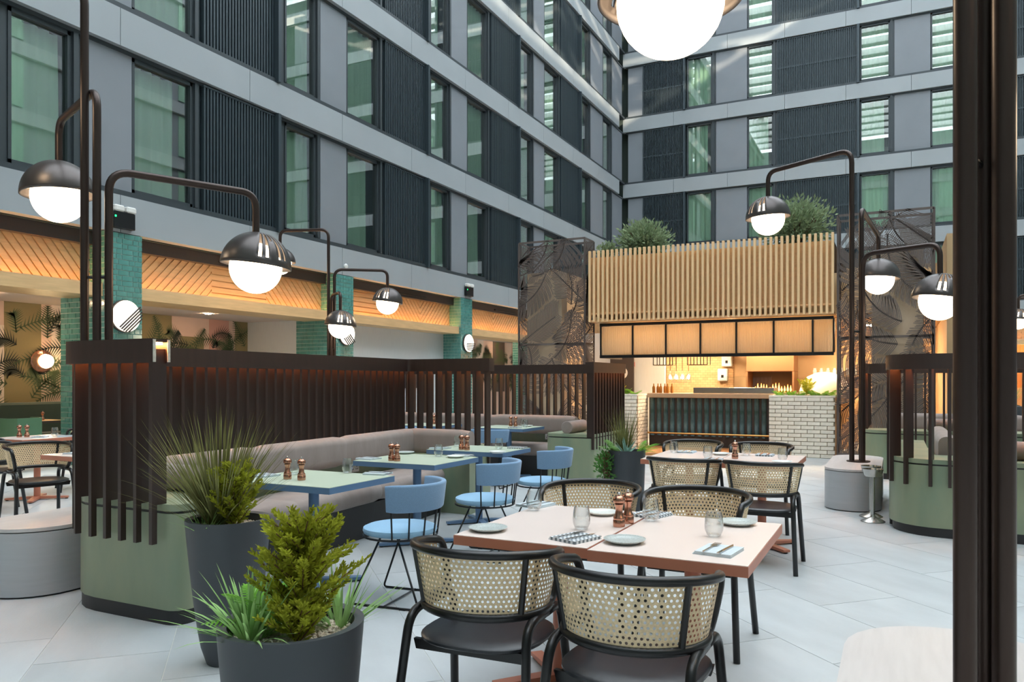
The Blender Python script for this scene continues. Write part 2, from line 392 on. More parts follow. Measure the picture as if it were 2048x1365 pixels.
for b in range(-1, 4):
    s = 8.94 + 5.735 * b
    ks = ALLK if b >= 0 else range(0, 3)
    left_windows([(s, s + 1.26), (s + 3.68, s + 4.64)] if b >= 0 else [(s + 3.68, s + 4.64)], ks)
    fr, sl = louver(LW, s + 1.44, s + 3.28, wall_left, 0.075, False); fi = fin(LW, s + 3.28, s + 3.36, wall_left)
    pa = wpanel(LW, s + 4.80, s + 5.72 if b < 3 else 32.5, wall_left)
    fb = MB(); wbox(fb, LW, s + 3.36, s + 3.68, -.3, -.16, Z0 + .1, Z0 + 2.46); fbo = fb.build('jamb_panel', M['dkmetal'], wall_left)
    raise_all([fr, sl, fi, pa, fbo], [k for k in ks if k])
left_windows([(32.55, 33.55)])
raise_all([wpanel(LW, 33.75, 35.2, wall_left)], range(1, NF))
bands = [MB(), MB()]
sp = MB(); wbox(sp, LW, 0.006, 2.862, -.2, 0, Z0 - .62, Z0); spo = sp.build('spandrel_panel', M['band'], wall_left)
first = True
for k in range(0, 7):
    for j in range(-3, 10):
        y = 8.616 + 2.8675 * j
        if y + 2.87 > 35.4: continue
        if first: spo.location = (0, y, 0); first = False
        else: inst(spo, None, (0, y, k * FH), (0, 0, 0), wall_left)
le = MB()
for k in range(0, 7):
    wbox(le, LW, -8, YB, -.25, -.02, Z0 + k * FH, Z0 + .09 + k * FH)          # sill flashing
    wbox(le, LW, -8, YB, -.3, -.1, Z0 + 2.42 + k * FH, Z0 + 2.48 + k * FH)    # head
le.build('sill_flashing', M['dkmetal'], wall_left)
# back facade
bw = [(-8.6, -7.36), (-5.9, -4.72), (-1.34, -.13), (1.26, 2.44), (5.9, 7.1)]
for s0, s1 in bw:
    p = window_proto(BW, s0, s1 - .1); copies(p, range(1, NF), (0, 0))
    for k in ALLK: sd += 1; curtain_at(BW, s0 + .03, s1 - .12 - (.0 if sd % 3 else .2), k, sd)
o_ = []
for s0, s1, m in [(-10.66, -8.72, 1), (-4.66, -1.46, 1), (2.6, 5.8, 1)]: o_ += louver(BW, s0, s1, wall_back, 0.07, True)
for s0, s1 in [(-8.74, -8.64), (-1.46, -1.36), (5.78, 5.88)]: o_.append(fin(BW, s0, s1, wall_back))
for s0, s1 in [(-11.4, -10.68), (-7.28, -5.92), (-.06, 1.24), (7.2, 8.5)]: o_.append(wpanel(BW, s0, s1, wall_back))
raise_all(o_, range(1, NF))
sp = MB(); wbox(sp, BW, 0.006, 2.429, -.2, 0, Z0 - .62, Z0); spb = sp.build('spandrel_panel', M['band'], wall_back); first = True
for k in range(0, 7):
    for j in range(-1, 9):
        x = -9.186 + 2.435 * j
        if first: spb.location = (x, 0, 0); first = False
        else: inst(spb, None, (x, 0, k * FH), (0, 0, 0), wall_back)
le = MB()
for k in range(0, 7):
    wbox(le, BW, XW, 13, -.25, -.02, Z0 + k * FH, Z0 + .09 + k * FH); wbox(le, BW, XW, 13, -.3, -.1, Z0 + 2.42 + k * FH, Z0 + 2.48 + k * FH)
le.build('sill_flashing', M['dkmetal'], wall_back)
# the two sides of the atrium out of view (they show only as reflections and as shade)
for nm, wb in (('wall_right', lambda m, a, b, z0, z1: m.box(12.5 - a, 12.5 + b, -9, 36, z0, z1)), ('wall_rear', lambda m, a, b, z0, z1: m.box(-12.2, 13, -9 - b, -9 + a, z0, z1))):
    m1 = MB(); wb(m1, 0, .3, 0, 24); w_ = struct(m1.build(nm, M['panel']))
    m2 = MB(); m3 = MB()
    for k in range(7):
        wb(m2, .2, 0, Z0 - .62 + k * FH, Z0 + k * FH)
    for i in range(8):
        for k in range(6):
            z0, z1 = Z0 + .15 + k * FH, Z0 + 2.4 + k * FH
            if nm == 'wall_right': m3.box(12.44, 12.5, -8 + i * 5.5, -5.6 + i * 5.5, z0, z1)
            else: m3.box(-12 + i * 3.1, -10.4 + i * 3.1, -9, -8.94, z0, z1)
    m2.build('spandrel_band', M['band'], w_); m3.build('window_strip', mat(nm + '_glazing', '8fb09c', 0.15), w_)
roof = MB()
for i in range(24): roof.box(-12.5, 12.8, -9 + i * 1.95, -8.35 + i * 1.95, 24.3, 24.7)
for i in range(5): roof.box(-11 + i * 5.6, -10.5 + i * 5.6, -9, 36, 24.7, 25.4)
struct(roof.build('ceiling', mat('roof_beam', 'e2e4e2', 0.6)))
# ================================================================= ground floor along the left facade
PIL = [8.34 - 5.735 + 5.735 * i for i in range(0, 5)]
def tile_face(rows, w, h, rnd):
    """metro tiles in running bond: rectangles (a0,a1,z0,z1)"""
    out = []; ch = h / rows
    for r in range(rows):
        x = -rnd.choice((0, .07, .11)); i = r
        while x < w:
            L_ = .2 if i % 2 == 0 else .105; i += 1
            a, b = max(0, x), min(w, x + L_); x += L_
            if b - a > .02: out.append((a + .006, b - .006, r * ch + .006, (r + 1) * ch - .006))
    return out
for pi_, y0 in enumerate(PIL):
    if pi_ == 0: continue
    nm = ['bordering the left edge out of view', 'nearest, beside the wide slatted screen', 'second, behind the far lamp cluster', 'third, beside the white grained wall', 'fourth, partly behind the cut metal screen'][pi_]
    p = MB().box(XW - 1.14, XW - .01, y0 + .008, y0 + .682, 0, 3.86).build('tiled_pillar', M['tealgrout'])
    tag(p, 'teal glazed tile pillar under the left facade, ' + nm, 'pillar')
    rnd = random.Random(3 + pi_); front = tile_face(44, .69, 3.86, rnd); side = tile_face(44, 1.14, 3.86, rnd)
    protos = {}
    fm_ = MB()
    for a, b, z0, z1 in front:
        if pi_ == 1:
            key = round(b - a, 3)
            if key not in protos:
                o = MB().bbox(0, .012, 0, b - a, 0, z1 - z0, .003).build('wall_tile', M['teal'], p); protos[key] = o
            else: o = inst(protos[key], None, parent=p)
            o.location = (XW - .01, y0 + a, z0)
        else: fm_.box(XW - .01, XW, y0 + a, y0 + b, z0, z1)
    for a, b, z0, z1 in side: fm_.box(XW - 1.14 + a, XW - 1.14 + b, y0, y0 + .008, z0, z1)
    stuff(fm_.build('wall_tiles', M['teal'], p))
def clip(poly, f):
    out = []
    for i in range(len(poly)):
        a, b = poly[i], poly[(i + 1) % len(poly)]; fa, fb = f(a), f(b)
        if fa >= 0: out.append(a)
        if (fa >= 0) != (fb >= 0):
            t = fa / (fa - fb); out.append((a[0] + (b[0] - a[0]) * t, a[1] + (b[1] - a[1]) * t))
    return out
def planks(y0, y1, z0, z1, ang, X, parent, solid=False, w=.12):
    """diagonal or level boards filling the rectangle y0..y1, z0..z1 on the plane X"""
    ca, sa = math.cos(ang), math.sin(ang); joined = MB()
    cs = [-sa * y + ca * z for y in (y0, y1) for z in (z0, z1)]; i = 0
    c = min(cs)
    while c < max(cs):
        r = [(y0, z0), (y1, z0), (y1, z1), (y0, z1)]
        r = clip(r, lambda p: -sa * p[0] + ca * p[1] - c - .012); 
        if len(r) > 2: r = clip(r, lambda p: c + w - .012 - (-sa * p[0] + ca * p[1]))
        c += w
        if len(r) < 3: continue
        k = len(r); d = .03
        mb = MB().add([(X, y, z) for y, z in r] + [(X + d, y, z) for y, z in r],
                      [tuple(range(k - 1, -1, -1)), tuple(range(k, 2 * k))] + [(i_, (i_ + 1) % k, k + (i_ + 1) % k, k + i_) for i_ in range(k)])
        if solid: joined.add(mb.v, mb.f)
        else: mb.build('cladding_board', M['timber2'], parent)
    if solid: stuff(joined.build('cladding_boards', M['timber2'], parent))
SEG = [[(0, 5.05, -.9)], [(0, 1.85, .8), (1.85, 3.3, 0), (3.3, 5.05, -.8)], [(0, 1.7, 0), (1.7, 3.45, -.8), (3.45, 5.05, .8)], [(0, 2.1, -.8), (2.1, 5.05, .8)], [(0, 2.5, .8), (2.5, 5.05, -.8)]]
for i, sg in enumerate(SEG):
    y0 = PIL[i] + .69; y1 = y0 + 5.045
    if y0 > 33: continue
    t = struct(MB().box(XW - .5, XW - .42, y0, y1, 2.99, 3.87).box(XW - .42, XW - .25, y0, y1, 3.64, 3.87).build('trim_%d' % (i + 1), M['soffit']))
    for a, b, an in sg: planks(y0 + a, min(y0 + b, y1), 3.0, 3.65, an, XW - .42, t, solid=i > 2)
    MB().box(XW - .42, XW - .412, y0, y1, 3.0, 3.64).build('cladding_backing', M['timber2'], t)
    MB().box(XW - .9, XW - .06, y0, y1, 2.79, 2.83).box(XW - .1, XW - .06, y0, y1, 2.83, 3.0).box(XW - .42, XW - .38, y0, y1, 2.83, 3.0).build('ledge', M['timber2'], t)
    MB().box(XW - .36, XW - .34, y0 + .05, y1 - .05, 2.86, 2.88).build('led_strip', M['led'], t)
    MB().box(XW - .28, XW - .2, y0 + 1.9, y0 + 3.5, 3.70, 3.74).build('slot_diffuser', M['blackmetal'], t)
# recesses behind the pillars
ceil_in = struct(MB().box(-14.4, XW - .4, -9.2, 35, 2.83, 2.9).build('ceiling_recess', M['ceilpink']))
wall_paper = struct(MB().box(-14.4, -14.2, -9.3, 14.2, 0, 3.9).box(-13.3, -13.1, 19.9, 39.2, 0, 3.9).box(-14.4, -11.4, -9.3, -9.0, 0, 3.9).build('wall_recess', M['paper']))
white_wall = struct(MB().box(XW - .85, XW - .6, 14.6, 20, 0, 2.86).box(-14.4, XW - .7, 14.1, 14.3, 0, 2.86).build('wall_white', M['whitewall']))
MB().box(XW - .6, XW - .57, 17.75, 19.05, 1.2, 1.75).build('hatch_frame', M['soffit'], white_wall)
# printed palms on the wallpaper
PR = {c: MB() for c in ('olive', 'taupe', 'rose', 'cream', 'leaf', 'dark')}
prm = dict(olive='8b7d57', taupe='5c4f45', rose='cf9a88', cream='e3d0c0', leaf='4c5a3c', dark='2e332a')
def rect(c, X, y0, y1, z0, z1, lift): PR[c].box(X, X + lift, y0, y1, z0, z1)
def frond(c, X, y, z, L_, ang, droop, wl, lift, n=13):
    pts = []
    for i in range(n + 1):
        t = i / n; pts.append((y + L_ * t * math.cos(ang), z + L_ * t * math.sin(ang) - droop * t * t))
    for i in range(n):
        (a, b), (a2, b2) = pts[i], pts[i + 1]; tx, tz = a2 - a, b2 - b; l = math.hypot(tx, tz); tx /= l; tz /= l
        PR[c].add([(X + lift, a - tz * .012, b + tx * .012), (X + lift, a2 - tz * .006, b2 + tx * .006), (X + lift, a2 + tz * .006, b2 - tx * .006), (X + lift, a + tz * .012, b - tx * .012)], [(0, 1, 2, 3)])
        w = wl * math.sin(PI * min(1, (i + 1.2) / (n + 1)) ** .8) + .04
        for s in (-1, 1):
            q = Vector((tx * .62 - s * tz * .78, tz * .62 + s * tx * .78)) * w
            PR[c].add([(X + lift, a, b), (X + lift, a + tx * .035, b + tz * .035), (X + lift, a + q.x, b + q.y - .1 * w)], [(0, 1, 2)])
rnd = random.Random(11); NR = [0]
for X, ya, yb in ((-14.2, 4.5, 14.1), (-13.1, 20, 33)):
    y = ya
    while y < yb:
        w = rnd.uniform(.35, .95); c = rnd.choice(('olive', 'taupe', 'rose', 'cream', 'olive', 'cream'))
        z0 = rnd.choice((1.0, 1.0, 1.6, 1.9)); z1 = rnd.choice((2.85, 2.85, 2.4))
        NR[0] += 1; rect(c, X, y, min(y + w, yb), z0, z1, .002 + .0004 * (NR[0] % 8)); y += w * rnd.uniform(.85, 1.35)
    y = ya
    while y < yb:
        for _ in range(5):
            a = rnd.uniform(.2, 2.9); frond(rnd.choice(('leaf', 'dark', 'leaf')), X, y + rnd.uniform(-.2, .2), rnd.uniform(1.0, 2.5), rnd.uniform(.5, .95), a, rnd.uniform(.1, .5), rnd.uniform(.16, .3), .006 + .001 * _)
        y += rnd.uniform(.3, .5)
for c, mb in PR.items():
    if mb.v: stuff(mb.build('printed_pattern', mat('print_' + c, prm[c], 0.8), wall_paper))
# ================================================================= ground floor under the back facade
zb = struct(MB().box(-13.4, 13, 39.0, 39.2, 0, 3.9).box(12.8, 13, 35.4, 39, 0, 3.9).build('wall_back_recess', mat('warm_panelling', 'b98a58', 0.5, var=0.15, scale=2, stretch=(8, 8, .5))))
struct(MB().box(-13, 13, YB + .3, 39.1, 2.95, 3.02).build('ceiling_back_recess', M['ceilpink']))
tb = struct(MB().box(-11, 13, YB + .4, YB + .5, 2.95, 3.9).build('trim_back', M['soffit']))
jb = MB()
for i in range(150):
    x = -11 + i * .16; jb.add([(x, YB + .38, 3.05), (x + .1, YB + .38, 3.05), (x + .6, YB + .38, 3.65), (x + .5, YB + .38, 3.65)], [(0, 1, 2, 3)])
    jb.box(x, x + .15, YB + .39, YB + .4, 3.02, 3.68)
stuff(jb.build('cladding_boards', M['timber2'], tb))
MB().box(-11, 13, YB + .06, YB + .4, 2.8, 2.84).box(-11, 13, YB + .06, YB + .1, 2.84, 3.0).build('ledge', M['timber2'], tb)
MB().box(-11, 13, YB + .32, YB + .34, 2.87, 2.9).build('led_strip', M['led'], tb)
MB().box(-1, 8, 38.9, 38.98, 2.2, 2.25).build('led_strip', M['led'], zb)
MB().box(-13, 13, 38.6, 39, 0, 1.1).build('dado', M['timber2'], zb)
# ================================================================= open kitchen
KX0, KX1, KY = -5.70, -1.0, 15.0
k_floor = struct(MB().box(-4.9, -2.15, 14.25, 15.85, 0, .05).build('floor_kitchen_deck', mat('orange_oak_deck', 'c98f5b', 0.4, var=0.18, scale=3, stretch=(1, 9, 1))))
kit = struct(MB().box(-7.2, .9, 19.4, 19.6, 0, 4).box(-7.3, -7.1, 16.6, 19.5, 0, 4).box(.8, 1.0, 15.6, 19.5, 0, 4).build('wall_kitchen', M['render']))
def brick_mat(name, c1, c2, mo, sc):
    m = mat(name, c1, 0.7); n = m.node_tree.nodes; L = m.node_tree.links
    b = n.new('ShaderNodeTexBrick'); tc = n.new('ShaderNodeTexCoord'); mp = n.new('ShaderNodeMapping'); mp.inputs['Rotation'].default_value = (PI / 2, 0, 0)
    L.new(tc.outputs['Object'], mp.inputs[0]); L.new(mp.outputs[0], b.inputs['Vector']); b.inputs['Scale'].default_value = sc
    b.inputs['Color1'].default_value = (*lin(c1), 1); b.inputs['Color2'].default_value = (*lin(c2), 1); b.inputs['Mortar'].default_value = (*lin(mo), 1)
    b.inputs['Mortar Size'].default_value = 0.012; L.new(b.outputs['Color'], n['Principled BSDF'].inputs['Base Color']); return m
kb = brick_mat('kitchen_brick_wall', 'd3ab7e', 'c49a6c', '8d7453', 4.2)
MB().box(-5.2, -3.55, 19.3, 19.4, 0, 2.6).box(-.9, .3, 19.3, 19.4, 0, 2.6).build('brick_panel', kb, kit)
struct(MB().box(-5.7, .9, 15.9, 19.5, 2.6, 2.68).build('ceiling_kitchen', M['render']))
cano = thing('kitchen_canopy', 'oak slatted box above the open kitchen with lit reeded glass fascia', 'canopy', (0, 0, 0))
MB().box(KX0, KX1, KY + .1, KY + .14, 2.76, 3.95).box(KX0, KX0 + .04, KY + .1, 19, 2.76, 3.95).build('backing_board', M['timber2'], cano)
MB().box(KX0, KX1, KY + .1, 16.2, 2.62, 2.66).box(KX0, KX1, KY + .06, KY + .1, 2.78, 2.81).build('soffit_board', M['timber'], cano)
sl0 = None; n = 49
for i in range(n):
    x = KX0 + .02 + i * (KX1 - KX0 - .06) / (n - 1)
    if sl0 is None: sl0 = MB().bbox(0, .046, 0, .06, 2.62, 4.08, .004).build('oak_slat', M['timber'], cano); o = sl0
    else: o = inst(sl0, None, parent=cano)
    o.location = (x, KY, 0)
MB().box(KX0, KX1, KY + .14, 19.2, 3.88, 3.93).build('roof_board', M['soffit'], cano)
fx = -5.52; pw = .69; fr = MB()
for i in range(8): xx = min(fx + i * pw, -1.02); fr.box(xx - .015, xx + .015, 15.3, 15.36, 1.93, 2.56)
fr.box(fx, -1.02, 15.28, 15.38, 1.88, 1.94).box(fx, -1.02, 15.28, 15.38, 2.54, 2.6).box(fx - .02, fx + .04, 15.3, 16.6, 1.88, 1.94).box(fx - .02, fx + .04, 15.3, 16.6, 2.54, 2.6)
fr.build('fascia_frame', M['blackmetal'], cano)
reed = translucent('reeded_glass', 'f6ecd6', 0.8)
pn = MB(); m_ = 46
for j in range(m_ + 1):
    x = j * .66 / m_; d = .006 * (j % 2); pn.v += [(x, d, 1.945), (x, d, 2.535)]
pn.f = [(2 * j, 2 * j + 2, 2 * j + 3, 2 * j + 1) for j in range(m_)]
pn0 = pn.build('reeded_pane', reed, cano); pn0.location = (fx + .015, 15.32, 0)
for i in range(1, 7): inst(pn0, None, (fx + i * pw + .015, 15.32, 0), parent=cano, scale=(1, 1, 1) if i < 6 else (.5, 1, 1))
MB().box(fx + .1, -1.05, 15.62, 15.66, 2.45, 2.48).build('fascia_lamp_strip', emis('fascia_glow', 'ffcd92', 5.5), cano)
MB().box(fx, -1.02, 15.8, 15.83, 1.95, 2.6).build('fascia_back', M['render'], cano)
# brick planters either side of the counter
def bricks(x0, x1, y, z1, along_y=False, parent=None, protos={}):
    ch = .0735; rows = int(z1 / ch)
    for r in range(rows):
        a = x0 - (.11 if r % 2 else 0)
        while a < x1 - .01:
            p, q = max(a, x0) + .005, min(a + .225, x1) - .005; a += .225
            if q - p < .02: continue
            key = (round(q - p, 3), along_y)
            if key not in protos:
                o = MB().bbox(0, q - p, 0, .03, 0, ch - .011, .004).build('brick', M['whitebrick'], parent); protos[key] = o
            else: o = inst(protos[key], None, parent=parent)
            jit = random.uniform(-.003, .002)
            if along_y: o.location = (y + jit, p, r * ch + .005); o.rotation_euler = (0, 0, PI / 2)
            else: o.location = (p, y + jit, r * ch + .005); o.rotation_euler = (0, 0, 0)
def planter(x0, x1, lab, side):
    t = thing('brick_planter', lab, 'planter', (0, 0, 0))
    MB().box(x0, x1, 15.125, 15.16, 0, 1.1).box(x0, x0 + .03, 15.125, 15.85, 0, 1.1).box(x1 - .035, x1 - .028, 15.125, 15.85, 0, 1.1).box(x0, x1, 15.8, 15.85, 0, 1.1).build('core', M['mortar'], t)
    bricks(x0, x1, 15.1, 1.11, False, t)
    if side: bricks(15.12, 15.85, x1 - .0, 1.11, True, t)
    MB().box(x0, x1, 15.11, 15.18, 1.105, 1.14).box(x0, x1, 15.79, 15.85, 1.105, 1.14).box(x0, x0 + .06, 15.18, 15.79, 1.105, 1.14).box(x1 - .06, x1 - .005, 15.18, 15.79, 1.105, 1.14).build('coping', M['whitebrick'], t)
    MB().box(x0 + .05, x1 - .05, 15.17, 15.8, 1.0, 1.09).build('soil', M['soil'], t)
planter(-5.7, -4.67, 'white brick planter left of the kitchen counter', True)
planter(-2.13, -.98, 'white brick planter right of the kitchen counter', False)
cn = thing('kitchen_counter', 'kitchen counter faced with dark glazed half-round tiles and a brass foot rail', 'counter', (0, 0, 0))
MB().bbox(-4.66, -2.14, 15.78, 16.6, 1.06, 1.15, .006).build('worktop', mat('beige_stone', 'cdb193', 0.3, var=0.04, scale=20), cn)
MB().box(-4.66, -2.14, 15.92, 16.55, .05, 1.06).build('carcass', M['soffit'], cn)
gz = mat('dark_green_glaze', '1f3f38', 0.08, col2='5d7f8a', scale=2.5, stretch=(2, 2, 1.2), coat=0.6)
g0 = None
for i in range(18):
    if g0 is None:
        mb = MB(); mb.v = []; k = 7
        for j in range(k + 1):
            a = PI * j / k; mb.v += [(-.048 * math.cos(a), -.04 * math.sin(a), .27), (-.048 * math.cos(a), -.04 * math.sin(a), 1.05)]
        mb.f = [(2 * j, 2 * j + 2, 2 * j + 3, 2 * j + 1) for j in range(k)] + [tuple(2 * j + 1 for j in range(k + 1))]
        g0 = mb.build('half_round_tile', gz, cn, True); o = g0
    else: o = inst(g0, None, parent=cn)
    o.location = (-4.59 + i * .141, 15.92, 0)
MB().tube([(-4.64, 15.74, .33), (-2.16, 15.74, .33)], .018, 10).build('foot_rail', mat('brass', 'c9985a', 0.25, 1.0), cn)
for x in (-4.35, -3.5, -2.65): MB().tube([(x, 15.74, .33), (x, 15.92, .33)], .012, 8).build('rail_bracket', M['blackmetal'], cn)
MB().bbox(-3.75, -2.16, 16.0, 16.5, 1.15, 1.27, .004).build('steel_pass', M['steel'], cn)
tag(MB().box(-3.2, -2.2, 15.98, 15.99, 1.27, 1.5).build('sneeze_guard', M['clear']), 'clear glass guard standing on the steel pass', 'glass guard')
gr = thing('grill_oven', 'steel charcoal grill with tall hood and burning flames behind the counter', 'grill', (0, 0, 0))
MB().bbox(-3.3, -1.95, 18.2, 19.2, 0, 1.15, .01).build('base', M['steel'], gr)
MB().bbox(-3.1, -2.05, 18.4, 19.2, 1.62, 2.2, .01).box(-3.1, -3.06, 18.4, 19.2, 1.15, 1.62).box(-2.09, -2.05, 18.4, 19.2, 1.15, 1.62).build('hood', mat('copper_steel', 'b98e6a', 0.32, 0.8), gr)
MB().box(-3.06, -2.09, 19.1, 19.2, 1.15, 1.62).build('fire_back', M['soffit'], gr)
for i in range(13):
    x = -2.95 + i * .066; h = .1 + .11 * random.random()
    MB().lathe([(.001, 0), (.022, .03), (.016, h * .5), (.001, h)], 8, (x, 18.7 + .1 * random.random(), 1.16)).build('flame', M['flame'], gr, True)
pc = MB().box(-3.55, -1.5, 18.1, 19.3, 2.25, 2.58).build('extract_hood', mat('hood_plaster', 'dcc09a', 0.5)); tag(pc, 'pale extract hood over the kitchen grill', 'hood')
ov = thing('dome_oven', 'white domed pizza oven behind the right planter', 'oven', (-1.35, 17.6, 0))
MB().lathe([(.5, 0), (.5, 1.05)], 28).build('oven_stand', M['render'], ov)
MB().lathe([(.5, 1.05), (.5, 1.2), (.46, 1.36), (.34, 1.5), (.16, 1.58), (.001, 1.6)], 28).build('dome', mat('oven_enamel', 'e9dccd', 0.35), ov, True)
sh = thing('jar_shelf', 'timber wall shelf carrying white jars above the dome oven', 'shelf', (0, 0, 0))
MB().box(-1.75, -.75, 19.0, 19.35, 1.5, 1.54).build('board', M['timber2'], sh)
j0 = None
for i in range(7):
    if j0 is None: j0 = MB().lathe([(.04, 0), (.042, .1), (.03, .13), (.03, .16)], 12).build('jar', M['white'], None, True); o = j0
    else: o = inst(j0)
    o.location = (-1.68 + i * .14, 19.15, 1.54); tag(o, 'small white jar on the kitchen shelf, %s from the left' % ORD[i], 'jar', 'jars on the kitchen shelf')
for i, x in enumerate((-4.72, -3.98)):
    f = thing('hanging_rack', ['black metal rack hung over the counter, left one', 'black metal rack hung over the counter, right one'][i], 'rack', (x, 16.4, 0))
    mb = MB()
    for dx in (0, .14, .28, .42): mb.box(dx, dx + .015, 0, .015, 1.74, 2.6).box(dx, dx + .015, .3, .315, 1.74, 2.6)
    for z in (1.74, 1.95): mb.box(0, .435, 0, .015, z, z + .015).box(0, .435, .3, .315, z, z + .015)
    mb.build('frame', M['blackmetal'], f); MB().box(0, .435, 0, .315, 1.74, 1.75).build('shelf', M['timber2'], f)
for i in range(4):
    p = thing('heat_lamp', 'clear glass cloche lamp hung over the counter, number %s from the left' % ('one', 'two', 'three', 'four')[i], 'lamp', (-4.3 + i * .13, 16.25, 0))
    MB().tube([(0, 0, 2.6), (0, 0, 1.62)], .006, 6).build('cord', M['copper'], p)
    MB().lathe([(.012, 1.62), (.02, 1.6), (.045, 1.53), (.058, 1.42), (.058, 1.36)], 16).build('cloche', M['clear'], p, True)
    MB().lathe([(.001, 1.44), (.025, 1.46), (.025, 1.5), (.001, 1.54)], 10).build('bulb', M['spot'], p, True)
dk = thing('service_door', 'dark swing door with round porthole at the kitchen left end', 'door', (0, 0, 0))
MB().box(-6.35, -5.75, 18.3, 18.36, 0, 2.1).build('leaf', M['soffit'], dk); MB().lathe([(.001, 0), (.15, 0), (.15, .02), (.001, .02)], 20).move(M=Matrix.Translation((-6.05, 18.3, 1.6)) @ Matrix.Rotation(PI / 2, 4, 'X')).build('porthole', M['white'], dk)
struct(MB().box(-7.1, -5.0, 18.4, 18.5, 0, 2.6).build('wall_service', M['whitewall']))
for i, (x, y) in enumerate(((-4.4, 16.6), (-3.4, 17.2), (-2.5, 17.2), (-1.5, 16.8), (-3.0, 16.2), (-.5, 18.2), (-4.6, 18.4))):
    tag(MB().lathe([(.001, 0), (.1, 0), (.1, .02), (.001, .02)], 14, (x, y, 2.575)).build('ceiling_spot', emis('kitchen_spot_%d' % i, 'ffe0b8', 480)), ('warm round spotlight in the kitchen ceiling, %s' % ('above the counter left end', 'before the grill left', 'before the grill right', 'near the dome oven', 'above the pass', 'by the right wall', 'by the brick wall')[i]), 'spotlight')
# ================================================================= laser-cut leaf screens
def strip(mb, a, b, w0, w1, y, t=.006):
    d = Vector((b[0] - a[0], b[1] - a[1]));
    if d.length < .01: return
    d.normalize(); nx, nz = -d.y, d.x
    q = [(a[0] + nx * w0, a[1] + nz * w0), (b[0] + nx * w1, b[1] + nz * w1), (b[0] - nx * w1, b[1] - nz * w1), (a[0] - nx * w0, a[1] - nz * w0)]
    mb.add([(x, y, z) for x, z in q] + [(x, y + t, z) for x, z in q], [(0, 1, 2, 3), (7, 6, 5, 4), (0, 4, 5, 1), (1, 5, 6, 2), (2, 6, 7, 3), (3, 7, 4, 0)])
def leaf_panel(w, h, seed):
    """cut-out palm leaf sheet, w x h in x,z at y=0: curved midribs, each with swept side ribs that stop at the next leaf"""
    r = random.Random(seed); mb = MB(); ribs = []; rows = max(2, round(h / .8)); cols = 2 if w > 1 else 1
    for i in range(rows):
        for j in range(cols):
            x, z = (j + .5 + r.uniform(-.3, .3)) * w / cols, (i + .5 + r.uniform(-.25, .25)) * h / rows
            a = r.choice((1, -1)) * r.uniform(.55, 1.3); L_ = r.uniform(.62, .85); bend = r.uniform(-.5, .5); pts = []
            for k in range(-8, 9):
                t = k / 8; aa = a + bend * t; pts.append((x + math.cos(aa) * L_ * t, z + math.sin(aa) * L_ * t))
            if r.random() < .5: pts.reverse()
            ribs.append(pts)
    def owner(p):
        best, bi = 9, -1
        for i, pts in enumerate(ribs):
            for q in pts[::2]:
                d = (q[0] - p[0]) ** 2 + (q[1] - p[1]) ** 2
                if d < best: best, bi = d, i
        return bi
    ok = lambda p: 0 < p[0] < w and 0 < p[1] < h
    for i, pts in enumerate(ribs):
        for k in range(len(pts) - 1):
            p, q = pts[k], pts[k + 1]
            if ok(p) and ok(q) and owner(q) == i: strip(mb, p, q, .013, .012, 0)
        ext = pts + [(2 * pts[-1][0] - pts[-2][0], 2 * pts[-1][1] - pts[-2][1])] * 1
        for k in range(len(ext) - 1):
            p, q = ext[k], ext[k + 1]; dx, dz = q[0] - p[0], q[1] - p[1]; l = math.hypot(dx, dz); dx, dz = dx / l, dz / l; n_ = 3
            for m in range(n_):
                c = (p[0] + dx * l * m / n_, p[1] + dz * l * m / n_)
                for sg in (-1, 1):
                    p0 = c
                    for s_ in range(16):
                        f = .5 + .09 * s_ if s_ < 9 else 1.3; ex, ez = dx * f - sg * dz, dz * f + sg * dx; e = math.hypot(ex, ez)
                        p1 = (p0[0] + ex / e * .06, p0[1] + ez / e * .06)
                        if not ok(p1) or owner(p1) != i: break
                        strip(mb, p0, p1, .0075, .0065, 0); p0 = p1
    for z in (0, h / 2, h): strip(mb, (0, z), (w, z), .022, .022, 0)
    for x in (0, w): strip(mb, (x, 0), (x, h), .02, .02, 0)
    return mb
LP = {}
def sheet(w, h, seed):
    if (w, seed) not in LP: LP[(w, seed)] = leaf_panel(w, h, seed)
    m = MB(); m.v = list(LP[(w, seed)].v); m.f = list(LP[(w, seed)].f); return m
def leaf_screen(x0, w, h, lab, sa, sb):
    t = thing('cut_metal_screen', lab, 'screen', (x0, KY, 0)); d = .55
    sheet(w, h, sa).build('front_sheet', M['perf'], t)
    b = sheet(w, h, sb); b.v = [(w - x, d - y, z) for x, y, z in b.v]; b.build('rear_sheet', M['perf'], t)
    for x in (0, w):
        c = sheet(d, h, 5); c.v = [(x + y, xx, z) for xx, y, z in c.v]; c.build('side_sheet', M['perf'], t)
    MB().box(-.02, w + .02, -.02, d + .02, 0, .12).build('plinth', M['perf'], t)
    cx = (.14, w * .62) if x0 < -3 else (w * .36, w - .16)
    MB().box(cx[0], cx[1], .14, d - .1, .1, 3.72).build('core_column', M['beige'], t)
leaf_screen(-7.27, 1.51, 4.36, 'tall leaf-cut metal screen left of the kitchen', 21, 40)
leaf_screen(-.93, 1.51, 4.36, 'tall leaf-cut metal screen right of the kitchen', 40, 21)

